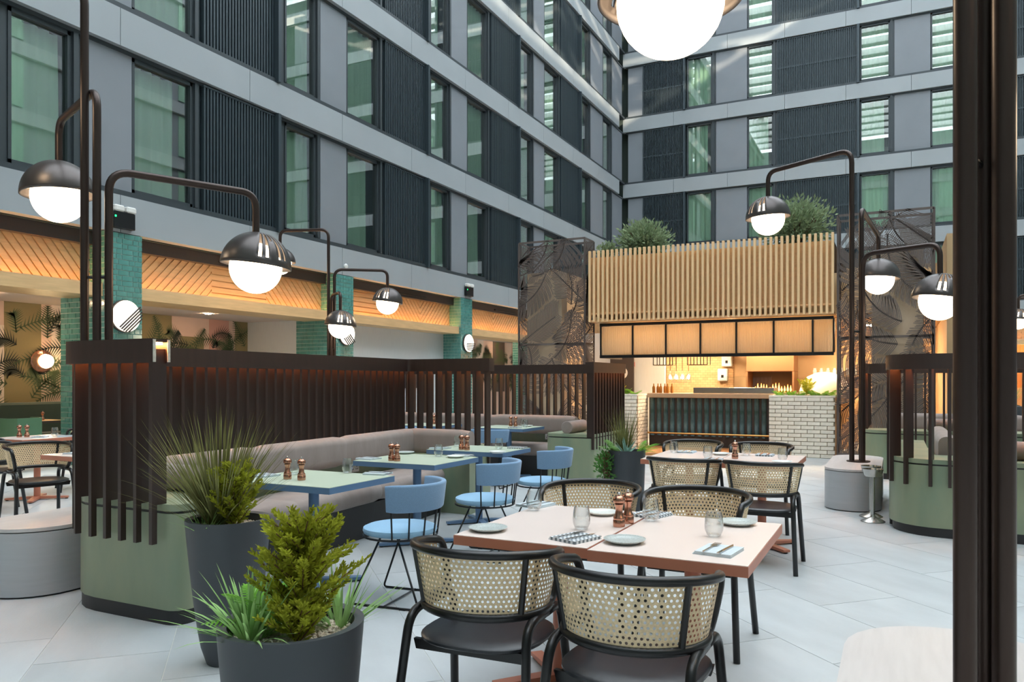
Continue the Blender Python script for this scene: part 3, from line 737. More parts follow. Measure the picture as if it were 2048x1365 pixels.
tag(MB().bbox(-5.85, -5.75, 18.36, 18.4, 1.75, 1.87, .01).build('fire_alarm', mat('red_plastic', 'b8322a', 0.4)), 'small red alarm box on the white wall beside the kitchen door', 'alarm')
for i, (x, z) in enumerate(((-3.68, 1.75), (-3.78, 1.4))):
    d = thing('towel_dispenser', ('white towel dispenser on the kitchen brick wall, upper one', 'white soap dispenser on the kitchen brick wall, lower one')[i], 'dispenser', (x, 19.28, z))
    MB().bbox(-.12, .12, -.14, 0, 0, .3, .02).build('case', M['white'], d); MB().box(-.03, .03, -.145, -.14, .08, .15).build('window', M['blackmetal'], d)
b0 = None
for i in range(6):
    if b0 is None: b0 = MB().lathe([(.03, 0), (.032, .12), (.012, .16), (.012, .2), (.001, .2)], 12).build('oil_bottle', mat('amber_glass', 'b07a3a', 0.15), None, True); o = b0
    else: o = inst(b0)
    o.location = (-4.6 + i * .075, 16.05 + .06 * (i % 2), 1.15); tag(o, 'small amber bottle on the counter left end, %s from the left' % ORD[i], 'bottle', 'bottles on the counter')
# ================================================================= banquette islands
def screen(root, path, r, slat_runs, z_top=1.66, caps=(True, True)):
    """beam on a path (left side = inside), LED, slats along runs [(p0, p1, outward normal)]"""
    pts = [p[:2] for p in fillet([(x, y, 0) for x, y in path], r)]
    for a, b in ((-.06, -.042), (.042, .06)):
        MB().sweep(pts, [(a, 1.52), (b, 1.52), (b, z_top), (a, z_top)]).build('beam_board', M['brown'], root, True)
    MB().sweep(pts, [(-.042, z_top - .02), (.042, z_top - .02), (.042, z_top - .006), (-.042, z_top - .006)]).build('beam_cap', M['brown'], root, True)
    MB().sweep(pts, [(-.008, z_top - .034), (.008, z_top - .034), (.008, z_top - .022), (-.008, z_top - .022)]).build('beam_led', M['ledsoft'], root)
    for e, nb, cp in ((pts[0], pts[1], caps[0]), (pts[-1], pts[-2], caps[1])):
        if cp:
            d = (Vector(nb) - Vector(e)).normalized(); q = Vector(e) - d * .012
            MB().sweep([tuple(q), tuple(e)], [(-.06, 1.52), (.06, 1.52), (.06, z_top), (-.06, z_top)]).build('beam_end', M['brown'], root)
    for p0, p1, nx, ny, zt, zlow in slat_runs:
        L_ = math.hypot(p1[0] - p0[0], p1[1] - p0[1]); n = max(1, round(L_ / .118)); dx, dy = (p1[0] - p0[0]) / L_, (p1[1] - p0[1]) / L_
        m = MB().box(-.013, .013, -.05, .05, zt, 1.6)
        if zlow < zt: m.box(-.013, .013, -.05, -.015, zlow, zt)
        pr = m.build('slat', M['brown'], root); rz = math.atan2(-ny, -nx) - PI / 2
        # local -y points along the outward normal
        rz = math.atan2(ny, nx) + PI / 2
        for i in range(n + 1):
            x, y = p0[0] + dx * L_ * i / n, p0[1] + dy * L_ * i / n
            o = pr if i == 0 else inst(pr, None, parent=root)
            o.location = (x, y, 0); o.rotation_euler = (0, 0, rz)
def base(root, poly, z1=.70):
    MB().prism(poly, .085, .645).build('base', M['green'], root, True)
    MB().prism(poly, .66, z1).build('base_top', M['green'], root, True)
    cx = sum(p[0] for p in poly) / len(poly); cy = sum(p[1] for p in poly) / len(poly)
    s = [(cx + (x - cx) * .985, cy + (y - cy) * .985) for x, y in poly]
    MB().prism(s, 0, .085).prism(s, .645, .66).build('plinth', M['plinth'], root, True)
def cushion(root, name, a, b, prof, nrm, r=.03):
    """upholstered length from a to b with a rounded profile [(out, z)], nrm the facing direction"""
    mb = MB(); L_ = math.hypot(b[0] - a[0], b[1] - a[1]); n = max(2, int(L_ / .12)); vs = []; m = len(prof)
    dx, dy = (b[0] - a[0]) / L_, (b[1] - a[1]) / L_
    cz = sum(p[1] for p in prof) / m; cn_ = sum(p[0] for p in prof) / m
    for i in range(n + 1):
        t = i / n; e = min(t, 1 - t) * L_; k = 1 - .10 * max(0, 1 - e / .06) ** 2
        for o, z in prof:
            q = .004 * math.sin(i * 2.1 + z * 9) * (1 if 0 < i < n else 0)
            oo, zz = cn_ + (o - cn_) * k + q, cz + (z - cz) * k
            vs.append((a[0] + dx * L_ * t + nrm[0] * oo, a[1] + dy * L_ * t + nrm[1] * oo, zz))
    fs = [(i * m + j, i * m + (j + 1) % m, (i + 1) * m + (j + 1) % m, (i + 1) * m + j) for i in range(n) for j in range(m)]
    fs += [tuple(range(m - 1, -1, -1)), tuple(n * m + j for j in range(m))]
    mb.add(vs, fs).build(name, M['taupe'], root, True)
def rprof(o0, o1, z0, z1, r, n=5):
    return [(x, z) for x, z in rrect(o0, o1, z0, z1, (r, r, r, r), n)]
BACK = rprof(0, .17, .60, .885, .075); SEAT = rprof(0, .56, .30, .475, .08)
def bench_run(root, a, b, nrm, cuts, seat_d=.56):
    """back panel line a->b; cushions in front of it (towards nrm); cuts: fractions where cushions meet"""
    c = [0] + cuts + [1]; P = lambda t, o: (a[0] + (b[0] - a[0]) * t + nrm[0] * o, a[1] + (b[1] - a[1]) * t + nrm[1] * o)
    for t0, t1 in zip(c, c[1:]):
        cushion(root, 'back_cushion', P(t0, .02), P(t1, .02), BACK, nrm)
        cushion(root, 'seat_cushion', P(t0, .06), P(t1, .06), rprof(0, seat_d, .30, .475, .08), nrm)
    MB().prism([P(0, 0), P(1, 0), P(1, seat_d), P(0, seat_d)], 0, .30).build('seat_base', M['plinth'], root)
    MB().prism([P(0, -.08), P(1, -.08), P(1, .05), P(0, .05)], 0, .62).build('back_panel', M['green'], root)
def bolster(root, c, along, L_=.62, r=.085):
    m = MB().tube([(-L_ / 2, 0, 0), (-L_ / 2 + .01, 0, 0), (L_ / 2 - .01, 0, 0), (L_ / 2, 0, 0)], r, 20, rr=[r * .93, r, r, r * .93])
    o = m.move(c, 0 if along == 'x' else PI / 2).build('bolster', M['taupe'], root, True); return o
def socket(root, c, nrm):
    rz = math.atan2(nrm[1], nrm[0]) + PI / 2
    o = MB().bbox(-.075, .075, -.012, 0, -.045, .045, .004).move(c, rz).build('socket_plate', M['steel'], root)
    for s in (-.036, .036):
        MB().box(s - .004, s + .004, -.0135, -.012, .008, .022).box(s - .016, s - .009, -.0135, -.012, -.018, -.006).box(s + .009, s + .016, -.0135, -.012, -.018, -.006).move(c, rz).build('socket_pins', M['blackmetal'], o)
# island nearest the left edge (its long side runs a few degrees off the facade)
isl = thing('banquette', 'large green based banquette with dark slatted screen behind the tall grey pots', 'banquette', (0, 0, 0))
XO, YN, YF, SK = -4.82, 3.11, 7.5, .072
def sk(x, y): return (x - SK * (y - YN), y)
def skp(poly): return [sk(*p) for p in poly]
screen(isl, [(-3.80, YN), (XO + .05, YN), sk(XO + .05, YF), sk(-3.66, YF)], [.36, .12],
       [((-3.83, YN), (-4.36, YN), 0, -1, .70, .475), (sk(XO + .05, YN + .42), sk(XO + .05, YF - .12), -1, 0, .64, .475), (sk(-4.7, YF), sk(-3.70, YF), 0, 1, .64, .475)], caps=(False, True))
for i in range(3):
    a = .3 + i * .5; q = (XO + .41 - .36 * math.sin(a), YN + .36 - .36 * math.cos(a))
    o = MB().box(-.013, .013, -.05, .05, .70, 1.6).box(-.013, .013, -.05, -.015, .475, .7).move((q[0], q[1], 0), -a).build('slat', M['brown'], isl)
for yy in (-.049, .049): MB().box(-3.80, -3.795, YN + yy - .009, YN + yy + .009, 1.525, 1.655).build('raw_edge', M['rawedge'], isl)
base(isl, rrect(XO - .02, -3.69, YN + .02, 3.72, (.42, .1, .06, .02)))
base(isl, skp(rrect(XO - .02, -3.72, YF - .2, YF + .2, (.02, .1, .1, .2))))
bench_run(isl, sk(-4.66, 3.74), sk(-4.66, 7.3), (1, 0), [.27, .61])
cushion(isl, 'back_cushion', sk(-4.62, 7.34), sk(-3.78, 7.34), BACK, (0, -1))
MB().prism(skp([(-4.7, 7.12), (-3.74, 7.12), (-3.74, 7.34), (-4.7, 7.34)]), 0, .62).build('end_panel', M['green'], isl)
bolster(isl, (-4.22, 3.58, .785), 'x', .6)
for y in (5.0, 6.2): socket(isl, (*sk(-4.605, y), .55), (1, 0))
# second island behind it
is2 = thing('banquette', 'farther green banquette with slatted screen and power socket beside the leafy pot', 'banquette', (0, 0, 0))
XR, Y1, Y2 = -3.62, 9.62, 11.02
screen(is2, [(XR, Y1), (XR, Y2), (-8.6, Y2), (-8.6, 9.6)], [.1, .1],
       [((XR, Y1 + .03), (XR, Y2 - .1), 1, 0, .66, .5), ((XR - .15, Y2), (-8.5, Y2), 0, 1, .6, .5), ((-8.6, Y2 - .15), (-8.6, 9.65), -1, 0, .66, .5)])
base(is2, rrect(-4.28, -3.58, Y1 + .02, Y2 + .1, (.12, .06, .06, .02)))
bench_run(is2, (-8.45, Y2 - .06), (-4.3, Y2 - .06), (0, -1), [.33, .66])
bolster(is2, (-3.98, 10.0, .78), 'y', .6)
socket(is2, (-4.75, Y2 - .13, .555), (0, -1))
base(is2, rrect(-8.75, -8.5, 9.6, Y2, (.1, .02, .02, .02)))
# island at the right edge
is3 = thing('banquette', 'curved green banquette with slatted screen at the right, behind the steel stands', 'banquette', (0, 0, 0))
XL, YR = -.03, 7.95
screen(is3, [(3.6, YR), (XL, YR), (XL, 10.5)], [.42],
       [((XL + .46, YR), (3.5, YR), 0, -1, .70, .46), ((XL, YR + .42), (XL, 10.45), -1, 0, .70, .46)])
for i in range(3):
    a = .25 + i * .5; q = (XL + .42 - .42 * math.sin(a), YR + .42 - .42 * math.cos(a))
    MB().box(-.013, .013, -.05, .05, .70, 1.6).box(-.013, .013, -.05, -.015, .46, .7).move((q[0], q[1], 0), -a).build('slat', M['brown'], is3)
base(is3, rrect(XL - .03, 3.7, YR + .0, 8.5, (.45, .1, .02, .02)))
base(is3, rrect(XL - .03, .3, 8.5, 10.5, (.02, .02, .02, .1)))
bench_run(is3, (.34, 10.4), (.34, 8.6), (1, 0), [.5])
bolster(is3, (1.05, 8.25, .785), 'x', .7); bolster(is3, (2.3, 8.25, .785), 'x', .7)
is4 = thing('banquette', 'far right green banquette with low slatted screen before the cut metal screen', 'banquette', (0, 0, 0))
screen(is4, [(3.6, 12.3), (-.42, 12.3), (-.42, 14.3)], [.3], [((-.1, 12.3), (3.5, 12.3), 0, -1, .70, .46), ((-.42, 12.6), (-.42, 14.2), -1, 0, .70, .46)])
base(is4, rrect(-.46, 3.7, 12.32, 12.9, (.3, .1, .02, .02)))
bench_run(is4, (-.1, 14.3), (3.6, 14.3), (0, -1), [.5])
bolster(is4, (.75, 12.6, .785), 'x', .7)
# ================================================================= grey drum benches with lamp clusters
def drum(c, L_, w, lab):
    t = thing('drum_bench', lab, 'bench', (c[0], c[1], 0)); r = w / 2
    st = arc(0, L_ / 2 - r, r, 0, PI, 14) + arc(0, -L_ / 2 + r, r, PI, 2 * PI, 14)
    ins = [(x * .965, y * .985) for x, y in st]
    MB().prism(ins, 0, .012).prism(ins, .425, .432).build('shadow_gap', M['plinth'], t)
    MB().prism(st, .012, .425).build('drum', M['benchside'], t, True)
    MB().prism(st, .432, .455).build('seat_top', M['benchtop'], t, True)
drum((-5.3, 3.93), 1.86, .68, 'long grey drum bench at the left edge beside the slatted screen')
drum((-.43, 10.02), 1.86, .58, 'grey drum bench with lamp poles beside the steel stands')
drum((.20, 2.52), 1.86, .74, 'pale topped drum bench at the bottom right corner')
drum((-9.5, 11.6), 1.86, .66, 'grey drum bench under the far left lamp cluster')
drum((3.9, 22.5), 1.86, .66, 'grey drum bench far off at the right')
def dome(r, slots):
    """half sphere shell with upright slots cut through one flank"""
    mb = MB(); nu, nv = 60, 16
    for i in range(nv + 1):
        th = PI / 2 * i / nv
        for j in range(nu):
            a = 2 * PI * j / nu; mb.v.append((r * math.cos(a) * math.sin(th), r * math.sin(a) * math.sin(th), r * math.cos(th)))
    for i in range(nv):
        for j in range(nu):
            if slots and 4 <= i <= 13 and j in slots and not (j == slots[2] and i > 7): continue
            a, b, c, d = i * nu + j, (i + 1) * nu + j, (i + 1) * nu + (j + 1) % nu, i * nu + (j + 1) % nu
            mb.f.append((a, b, c, d) if i else (a, b, c))
    mb.f = [tuple(dict.fromkeys(f)) for f in mb.f]
    return mb
RD = .285
dome_me = dome(RD, (0, 2, 4, 6, 8)).build('dome_source', M['dome'], None, True)
sol = dome_me.modifiers.new('s', 'SOLIDIFY'); sol.thickness = .012; sol.offset = -1
globe_me = MB(); 
for _q in (0,):
    pf = [(.21 * math.sin(PI * i / 20), -.21 * math.cos(PI * i / 20)) for i in range(21)]
    globe_me.lathe(pf, 32)
globe_me = globe_me.build('globe_source', M['globe'], None, 'all')
used_src = [0]
def cluster(c, z0, lamps, lab, clampz=None, pr=.029):
    t = thing('lamp_cluster', lab, 'lamp', (c[0], c[1], z0))
    MB().lathe([(.13, 0), (.13, .012), (.001, .012)], 24).build('base_plate', M['polemetal'], t)
    for i, (lx, ly, h, px_, py_, tilt, rz) in enumerate(lamps):
        x, y = c[0] + px_, c[1] + py_; d = Vector((lx - x, ly - y, 0)); 
        pts = fillet([(px_, py_, .01), (px_, py_, h - z0), (lx - c[0], ly - c[1], h - z0), (lx - c[0], ly - c[1], h - z0 - .34)], [.16, .13], 8)
        MB().tube(pts, pr, 12).build('pole', M['polemetal'], t, True)
        src = used_src[0] == 0; used_src[0] = 1
        dm = dome_me if src else inst(dome_me); dm.parent = t; dm.name = 'lamp_dome'
        dm.location = (lx - c[0], ly - c[1], h - z0 - .34 - RD + .02)
        dm.rotation_euler = (Matrix.Rotation(tilt, 3, Vector((-math.sin(TH), math.cos(TH), 0))) @ Matrix.Rotation(rz, 3, 'Z')).to_euler()
        g = globe_me if src else inst(globe_me); g.parent = dm; g.name = 'lamp_globe'; g.location = (0, 0, -.015)
    if clampz:
        cl = MB().tube([(lamps[0][3], lamps[0][4], clampz - z0), (lamps[1][3], lamps[1][4], clampz - z0), (lamps[2][3], lamps[2][4], clampz - z0)], .012, 8); cl.build('clamp', M['blackmetal'], t)
cluster((-5.30, 3.75), .455, [(-6.22, 4.09, 3.56, .05, -.01, -.06, 2.0), (-4.76, 4.82, 2.97, .10, .05, .10, -.75), (-6.0, 3.1, 4.35, -.06, -.03, 0, 1)], 'three dark lamp poles on the left drum bench with two glowing globes in view', 2.18)
cluster((-9.50, 11.5), .455, [(-8.64, 12.12, 3.5, .06, .05, .12, -1.9), (-8.93, 11.09, 3.0, .07, -.05, .08, -1.1), (-10.44, 11.19, 4.25, -.04, 0, 0, 1)], 'slim lamp cluster with three globes far left, before the second tiled pillar', 2.0)
def at_lamp(px, D):
    a = (px - 1024) / FPX; return (D * (-math.sin(TH) + a * math.cos(TH)), D * (math.cos(TH) + a * math.sin(TH)))
q1, q2, q3 = at_lamp(1536, 10.2), at_lamp(1757, 11.0), at_lamp(1880, 8.4)
cluster((-.40, 10.05), .455, [(*q1, 4.16, -.07, -.02, -.06, -2.5), (*q2, 3.47, .03, .07, .08, 1.5), (*q3, 2.9, .05, -.06, .16, -1.75)], 'three lamp poles rising from the drum bench right of the kitchen', 2.0)
q1 = at_lamp(1340, 3.06)
pa, pb, pc_ = at_lamp(1931, 2.02), at_lamp(1969, 2.1), at_lamp(2008, 2.04)
cx_, cy_ = .22, 2.36
cluster((cx_, cy_), .455, [(*q1, 3.53, pa[0] - cx_, pa[1] - cy_, 0, 2), (1.25, 1.9, 4.1, pb[0] - cx_, pb[1] - cy_, 0, 1), (.95, 3.2, 3.0, pc_[0] - cx_, pc_[1] - cy_, 0, 1)], 'thick dark lamp poles close by at the right edge with huge globe overhead', 2.0)
q1, q2 = at_lamp(2037, 19.0), at_lamp(1968, 20.5)
cluster((3.9, 22.5), .455, [(*q1, 3.5, -.05, -.05, .1, -2), (*q2, 3.5, .05, .05, 0, 1), (4.8, 23, 4.2, 0, .08, 0, 1)], 'small lamp cluster far off at the right edge', None)
# ================================================================= cane armchairs
def cane_chair():
    t = thing('cane_chair', 'x', 'chair', (0, 0, 0))
    def T(u):
        f = u * 1.95; return Vector((.285 * math.sin(f), -.02 - .255 * math.cos(f), .80 - .035 * abs(u) ** 2.5))
    def B(u):
        f = u * 1.95; return Vector((.245 * math.sin(f), -.02 - .215 * math.cos(f), .565))
    N = 30; us = [-1 + 2 * i / N for i in range(N + 1)]
    loop = [T(u) for u in us]; bot = [B(u) for u in reversed(us)]
    def corner(a, b, c, d):   # from a (end of one rail) round to d (start of the other)
        return bez(a, b, (b + c) / 2, 5)[1:-1] + bez((b + c) / 2, c, d, 5)[:-1]
    fT = T(1) + Vector((.0, .045, -.01)); fB = B(1) + Vector((0, .045, 0))
    gT = Vector((-fT.x, fT.y, fT.z)); gB = Vector((-fB.x, fB.y, fB.z))
    pts = loop + corner(T(1), fT, fB, B(1)) + bot + corner(B(-1), gB, gT, T(-1))
    MB().tube(pts, .0165, 10, closed=True).build('back_frame', M['blackwood'], t, 'all')
    # woven cane with round holes in staggered rows
    cw, chh = .0196, .0172; L_ = 1.0; cols = int(L_ / cw); rows = 13; mb = MB()
    def S(a, v):          # a: -0.5..0.5 along, v: 0..1 down
        u = max(-1, min(1, a * 2)); p = T(u).lerp(B(u), v); return p
    for r in range(rows):
        for c in range(cols):
            a0 = (c + (.5 if r % 2 else 0)) / cols - .5; a1 = a0 + 1 / cols
            if a1 > .502: continue
            v0, v1 = r / rows, (r + 1) / rows; am, vm = (a0 + a1) / 2, (v0 + v1) / 2; o = len(mb.v)
            ring = [(a0, v0), (am, v0), (a1, v0), (a1, vm), (a1, v1), (am, v1), (a0, v1), (a0, vm)]
            for a, v in ring: mb.v.append(tuple(S(a, v)))
            for k in range(8):
                an = -3 * PI / 4 + k * PI / 4; mb.v.append(tuple(S(am + .26 / cols * math.cos(an), vm + .29 / rows * math.sin(an))))
            for k in range(8): mb.f.append((o + k, o + (k + 1) % 8, o + 8 + (k + 1) % 8, o + 8 + k))
    mb.build('cane_panel', M['cane'], t)
    for u in (-.48, .48):
        a, b = T(u), B(u); MB().tube([a, b], .0125, 8).build('back_stile', M['blackwood'], t, True)
    sp_ = []
    for i in range(36):
        a = 2 * PI * i / 36; ca, sa = math.cos(a), math.sin(a)
        sp_.append((.245 * math.copysign(abs(ca) ** .75, ca), .0 + .235 * math.copysign(abs(sa) ** .75, sa)))
    se = MB(); k = len(sp_)
    for sc_, z in ((.97, .437), (1.0, .443), (1.0, .452), (.96, .458), (.5, .452)):
        se.v += [(x * sc_, y * sc_, z) for x, y in sp_]
    for l in range(4): se.f += [(l * k + i, l * k + (i + 1) % k, (l + 1) * k + (i + 1) % k, (l + 1) * k + i) for i in range(k)]
    se.f += [tuple(range(k - 1, -1, -1)), tuple(4 * k + i for i in range(k))]
    se.build('seat', M['seatwood'], t, True)
    for s in (-1, 1):
        pr = fillet([(s * .27, -.285, 0), (s * .238, -.19, .546), (s * .238, .0, .546)], .08, 7)
        pf = fillet([(s * .238, .0, .546), (s * .238, .16, .546), (s * .27, .235, 0)], .08, 7)
        MB().tube(pr, .0175, 10).build('leg', M['blackwood'], t, 'all'); MB().tube(pf, .0175, 10).build('leg', M['blackwood'], t, 'all')
    for y, z in ((-.16, .42), (.13, .42)):
        MB().add([(sx * q, y + d, z + dz) for d in (-.01, .01) for sx, q, dz in ((-1, .235, .018), (1, .235, .018), (1, .225, -.02), (-1, .225, -.02))],
                 [(0, 1, 2, 3), (7, 6, 5, 4), (0, 4, 5, 1), (1, 5, 6, 2), (2, 6, 7, 3), (3, 7, 4, 0)]).build('apron', M['blackwood'], t)
    return t
cc = cane_chair(); G = 'cane backed armchairs'
def place(proto, lst, group):
    for i, (x, y, rz, lab) in enumerate(lst):
        o = proto if i == 0 else dup(proto, (x, y, 0), rz)
        o.location = (x, y, 0); o.rotation_euler = (0, 0, rz); o['label'] = lab; o['group'] = group
place(cc, [(-1.42, 2.66, .05, 'black cane armchair in front, left of the two near chairs'),
           (-.80, 2.58, -.03, 'black cane armchair in front, right of the two near chairs'),
           (-1.60, 4.24, PI + .02, 'black cane armchair facing us behind the near pink tables, left one'),
           (-.98, 4.22, PI - .02, 'black cane armchair facing us behind the near pink tables, right one'),
           (-1.53, 6.22, 0, 'black cane armchair with back to us at the far pink tables, left one'),
           (-.92, 6.22, 0, 'black cane armchair with back to us at the far pink tables, right one'),
           (-1.82, 7.72, PI, 'black cane armchair facing us beyond the far pink tables, left one'),
           (-1.16, 7.70, PI, 'black cane armchair facing us beyond the far pink tables, right one'),
           (-7.45, 4.70, -PI / 2 - .25, 'black cane armchair behind the left drum bench'),
           (-9.55, 6.55, PI - .5, 'black cane armchair behind the cluttered pink table at the left edge'),
           (-8.65, 5.0, -.4, 'black cane armchair cut by the left edge, near side of the pink table'),
           (-8.3, 7.2, -PI / 2, 'black cane armchair half hidden beside the nearest tiled pillar'),
           (-7.6, 8.9, PI / 2, 'black cane armchair behind the long slatted screen')], G)
# ================================================================= blue wire chairs
def blue_chair():
    t = thing('blue_chair', 'x', 'chair')
    pf = [(.001, .43), (.2, .43), (.232, .44), (.24, .458), (.236, .474), (.21, .485), (.001, .492)]
    MB().lathe(pf, 32).build('seat', M['blueseat'], t, True)
    MB().tube([(.238 * math.cos(2 * PI * i / 32), .238 * math.sin(2 * PI * i / 32), .424) for i in range(32)], .007, 6, closed=True).build('seat_ring', M['blackmetal'], t)
    n = 22; mb = MB(); pr_ = rprof(-.018, .018, .60, .775, .016, 3); vs = []; m = len(pr_)
    for i in range(n + 1):
        f = -1.42 + 2.84 * i / n; k = .3 if i in (0, n) else (.8 if i in (1, n - 1) else 1)
        for o, z in pr_:
            R_ = .262 + o * k + (z - .6) * .12; vs.append((R_ * math.sin(f), -R_ * math.cos(f), .6875 + (z - .6875) * (.9 + .1 * k)))
    fs = [(i * m + j, i * m + (j + 1) % m, (i + 1) * m + (j + 1) % m, (i + 1) * m + j) for i in range(n) for j in range(m)] + [tuple(range(m - 1, -1, -1)), tuple(n * m + j for j in range(m))]
    mb.add(vs, fs).build('back_pad', M['bluefab'], t, True)
    for i in range(7):
        f = -1.3 + 2.6 * i / 6; MB().tube([(.238 * math.sin(f), -.238 * math.cos(f), .424), (.266 * math.sin(f), -.266 * math.cos(f), .64)], .0055, 6).build('back_spoke', M['blackmetal'], t)
    for s in (-1, 1):
        p = fillet([(s * .15, -.06, .424), (s * .215, -.24, .008), (s * .215, .24, .008), (s * .15, .06, .424)], .03, 5)
        MB().tube(p, .007, 7).build('sled_leg', M['blackmetal'], t, 'all')
        for y in (-.13, .13): MB().box(s * .215 - .009, s * .215 + .009, y - .02, y + .02, 0, .012).build('glide', M['blackmetal'], t)
    MB().tube([(-.215, .0, .012), (.215, .0, .012)], .006, 6).build('floor_bar', M['blackmetal'], t)
    return t
bc = blue_chair(); H2 = PI / 2
place(bc, [(-2.88, 4.18, H2 + .12, 'blue padded wire chair at the nearest green topped table'),
           (-2.98, 5.52, H2 + .1, 'blue padded wire chair at the middle green topped table'),
           (-3.02, 6.74, H2 + .1, 'blue padded wire chair at the third green topped table'),
           (-4.85, 9.15, .1, 'blue padded wire chair seen over the third table, before the far banquette'),
           (-6.2, 9.2, 0, 'blue padded wire chair behind the slats of the nearer screen')], 'blue wire chairs')
# ================================================================= tables
def table(name, cx, cy, wx, wy, top, edge, lab, grp, h=.745):
    t = thing(name, lab, 'table', (cx, cy, 0), 0, grp)
    MB().box(-wx / 2, wx / 2, -wy / 2, wy / 2, h - .043, h - .003).build('table_edge', edge, t)
    MB().box(-wx / 2 + .0015, wx / 2 - .0015, -wy / 2 + .0015, wy / 2 - .0015, h - .003, h).build('table_top', top, t)
    MB().tube([(0, 0, .03), (0, 0, h - .043)], .036, 14).build('column', edge, t, True)
    MB().box(-.17, .17, -.17, .17, h - .05, h - .043).build('top_plate', edge, t)
    for i in range(4):
        a = PI / 4 + i * PI / 2; mb = MB().add([(0, -.034, .045), (.33, -.03, .03), (.33, .03, .03), (0, .034, .045), (0, -.034, .012), (.33, -.03, .012), (.33, .03, .012), (0, .034, .012)],
                 [(0, 1, 2, 3), (7, 6, 5, 4), (0, 4, 5, 1), (1, 5, 6, 2), (2, 6, 7, 3), (3, 7, 4, 0)]).move((0, 0, 0), a)
        ft = mb.build('foot', edge, t)
        q = (.31 * math.cos(a), .31 * math.sin(a)); MB().lathe([(.016, 0), (.016, .013)], 10, (q[0], q[1], 0)).build('glide', M['blackmetal'], ft)
    return t
PT, TE = M['pinktop'], M['terracotta']; GP = 'pink topped tables'
table('pink_table', -1.421, 3.385, .622, .93, PT, TE, 'pale pink table with terracotta edge, left half of the near pair', GP)
table('pink_table', -.79, 3.36, .622, .93, PT, TE, 'pale pink table with terracotta edge, right half of the near pair', GP)
table('pink_table', -1.655, 6.915, .622, .93, PT, TE, 'pale pink table of the far pair, left half', GP)
table('pink_table', -1.03, 6.905, .622, .93, PT, TE, 'pale pink table of the far pair, right half', GP)
table('pink_table', -6.62, 4.72, .65, .65, PT, TE, 'pale pink table half hidden by the near slatted screen', GP)
table('pink_table', -9.15, 5.75, .65, .75, PT, TE, 'pale pink table cluttered with napkins at the left edge', GP)
table('pink_table', -7.7, 7.25, .62, .75, PT, TE, 'pale pink table behind the long slatted screen', GP)
GT, SE = M['greentop'], M['slate']; GG = 'green topped tables'
table('green_table', -3.63, 4.22, .86, .71, GT, SE, 'pale green table with slate blue edge nearest the tall pot', GG, .74)
table('green_table', -3.71, 5.64, .81, .73, GT, SE, 'pale green table with slate blue edge, middle of the banquette', GG, .74)
table('green_table', -3.715, 6.76, .84, .62, GT, SE, 'pale green table with slate blue edge at the banquette far end', GG, .74)
for x, l in ((-5.05, 'pale green table before the farther banquette, with socket behind'), (-6.45, 'pale green table of the farther banquette, middle one behind slats'), (-7.8, 'pale green table of the farther banquette, far left behind slats')):
    table('green_table', x, 10.1, .8, .72, GT, SE, l, GG, .74)
table('green_table', 2.2, 9.3, .8, .8, GT, SE, 'pale green table inside the right hand banquette', GG, .74)
# ================================================================= tableware
def mill():
    t = thing('pepper_mill', 'x', 'pepper mill')
    MB().lathe([(.026, 0), (.0275, .004), (.0275, .03), (.025, .034), (.027, .038), (.0255, .044), (.019, .052), (.016, .075), (.0165, .092), (.021, .098), (.0215, .104), (.001, .104)], 20).build('body', M['copper'], t, True)
    MB().lathe([(.018, .106), (.0265, .112), (.0285, .122), (.026, .133), (.016, .142), (.005, .145), (.001, .145)], 20).build('head', M['copper'], t, True)
    MB().lathe([(.004, .144), (.007, .15), (.006, .157), (.001, .16)], 10).build('knob', M['chrome'], t, True)
    return t
def tumbler():
    return MB().lathe([(.001, .002), (.022, .002), (.03, .008), (.039, .03), (.0405, .05), (.037, .085), (.032, .108), (.0308, .108), (.0357, .085), (.039, .05), (.0375, .032), (.029, .012), (.001, .012)], 24).build('glass_tumbler', M['clear'], None, True)
def plate(m, r):
    return MB().lathe([(.001, .004), (r * .5, .004), (r * .62, 0), (r * .7, .004), (r * .98, .015), (r, .018), (r * .97, .019), (r * .7, .01), (r * .6, .008), (.001, .008)], 36).build('plate', m, None, True)
def check_mat():
    m = mat('checked_linen', 'd6dadd', 0.9); n = m.node_tree.nodes; L = m.node_tree.links
    c = n.new('ShaderNodeTexChecker'); tc = n.new('ShaderNodeTexCoord'); L.new(tc.outputs['Object'], c.inputs['Vector']); c.inputs['Scale'].default_value = 80
    c.inputs['Color1'].default_value = (*lin('d9dde0'), 1); c.inputs['Color2'].default_value = (*lin('747f86'), 1); L.new(c.outputs[0], n['Principled BSDF'].inputs['Base Color']); return m
NK = [M['napgrey'], check_mat()]
def napkin(kind, cut=True):
    t = thing('napkin_set', 'x', 'napkin'); mb = MB(); w, d = .075, .085
    for i in range(3):
        z = .0045 * i; mb.box(-w + .004 * i, w, -d, d - .004 * (i % 2), z, z + .0038)
    mb.build('napkin', NK[kind], t)
    if cut:
        f = MB().box(-.035, -.027, -.09, .03, .0145, .017).box(-.044, -.018, .03, .05, .015, .017)
        for i in range(4): f.box(-.044 + i * .0075, -.0405 + i * .0075, .05, .095, .015, .017)
        f.build('fork', M['chrome'], t)
        MB().add([(.022, -.09, .0145), (.034, -.09, .0145), (.036, .02, .0145), (.038, .07, .0145), (.026, .105, .0145), (.022, .02, .0145), (.022, -.09, .018), (.034, -.09, .018), (.036, .02, .017), (.038, .07, .016), (.026, .105, .016), (.022, .02, .017)],
                 [(5, 4, 3, 2, 1, 0), (6, 7, 8, 9, 10, 11)] + [(i, (i + 1) % 6, 6 + (i + 1) % 6, 6 + i) for i in range(6)]).build('knife', M['chrome'], t)
    return t
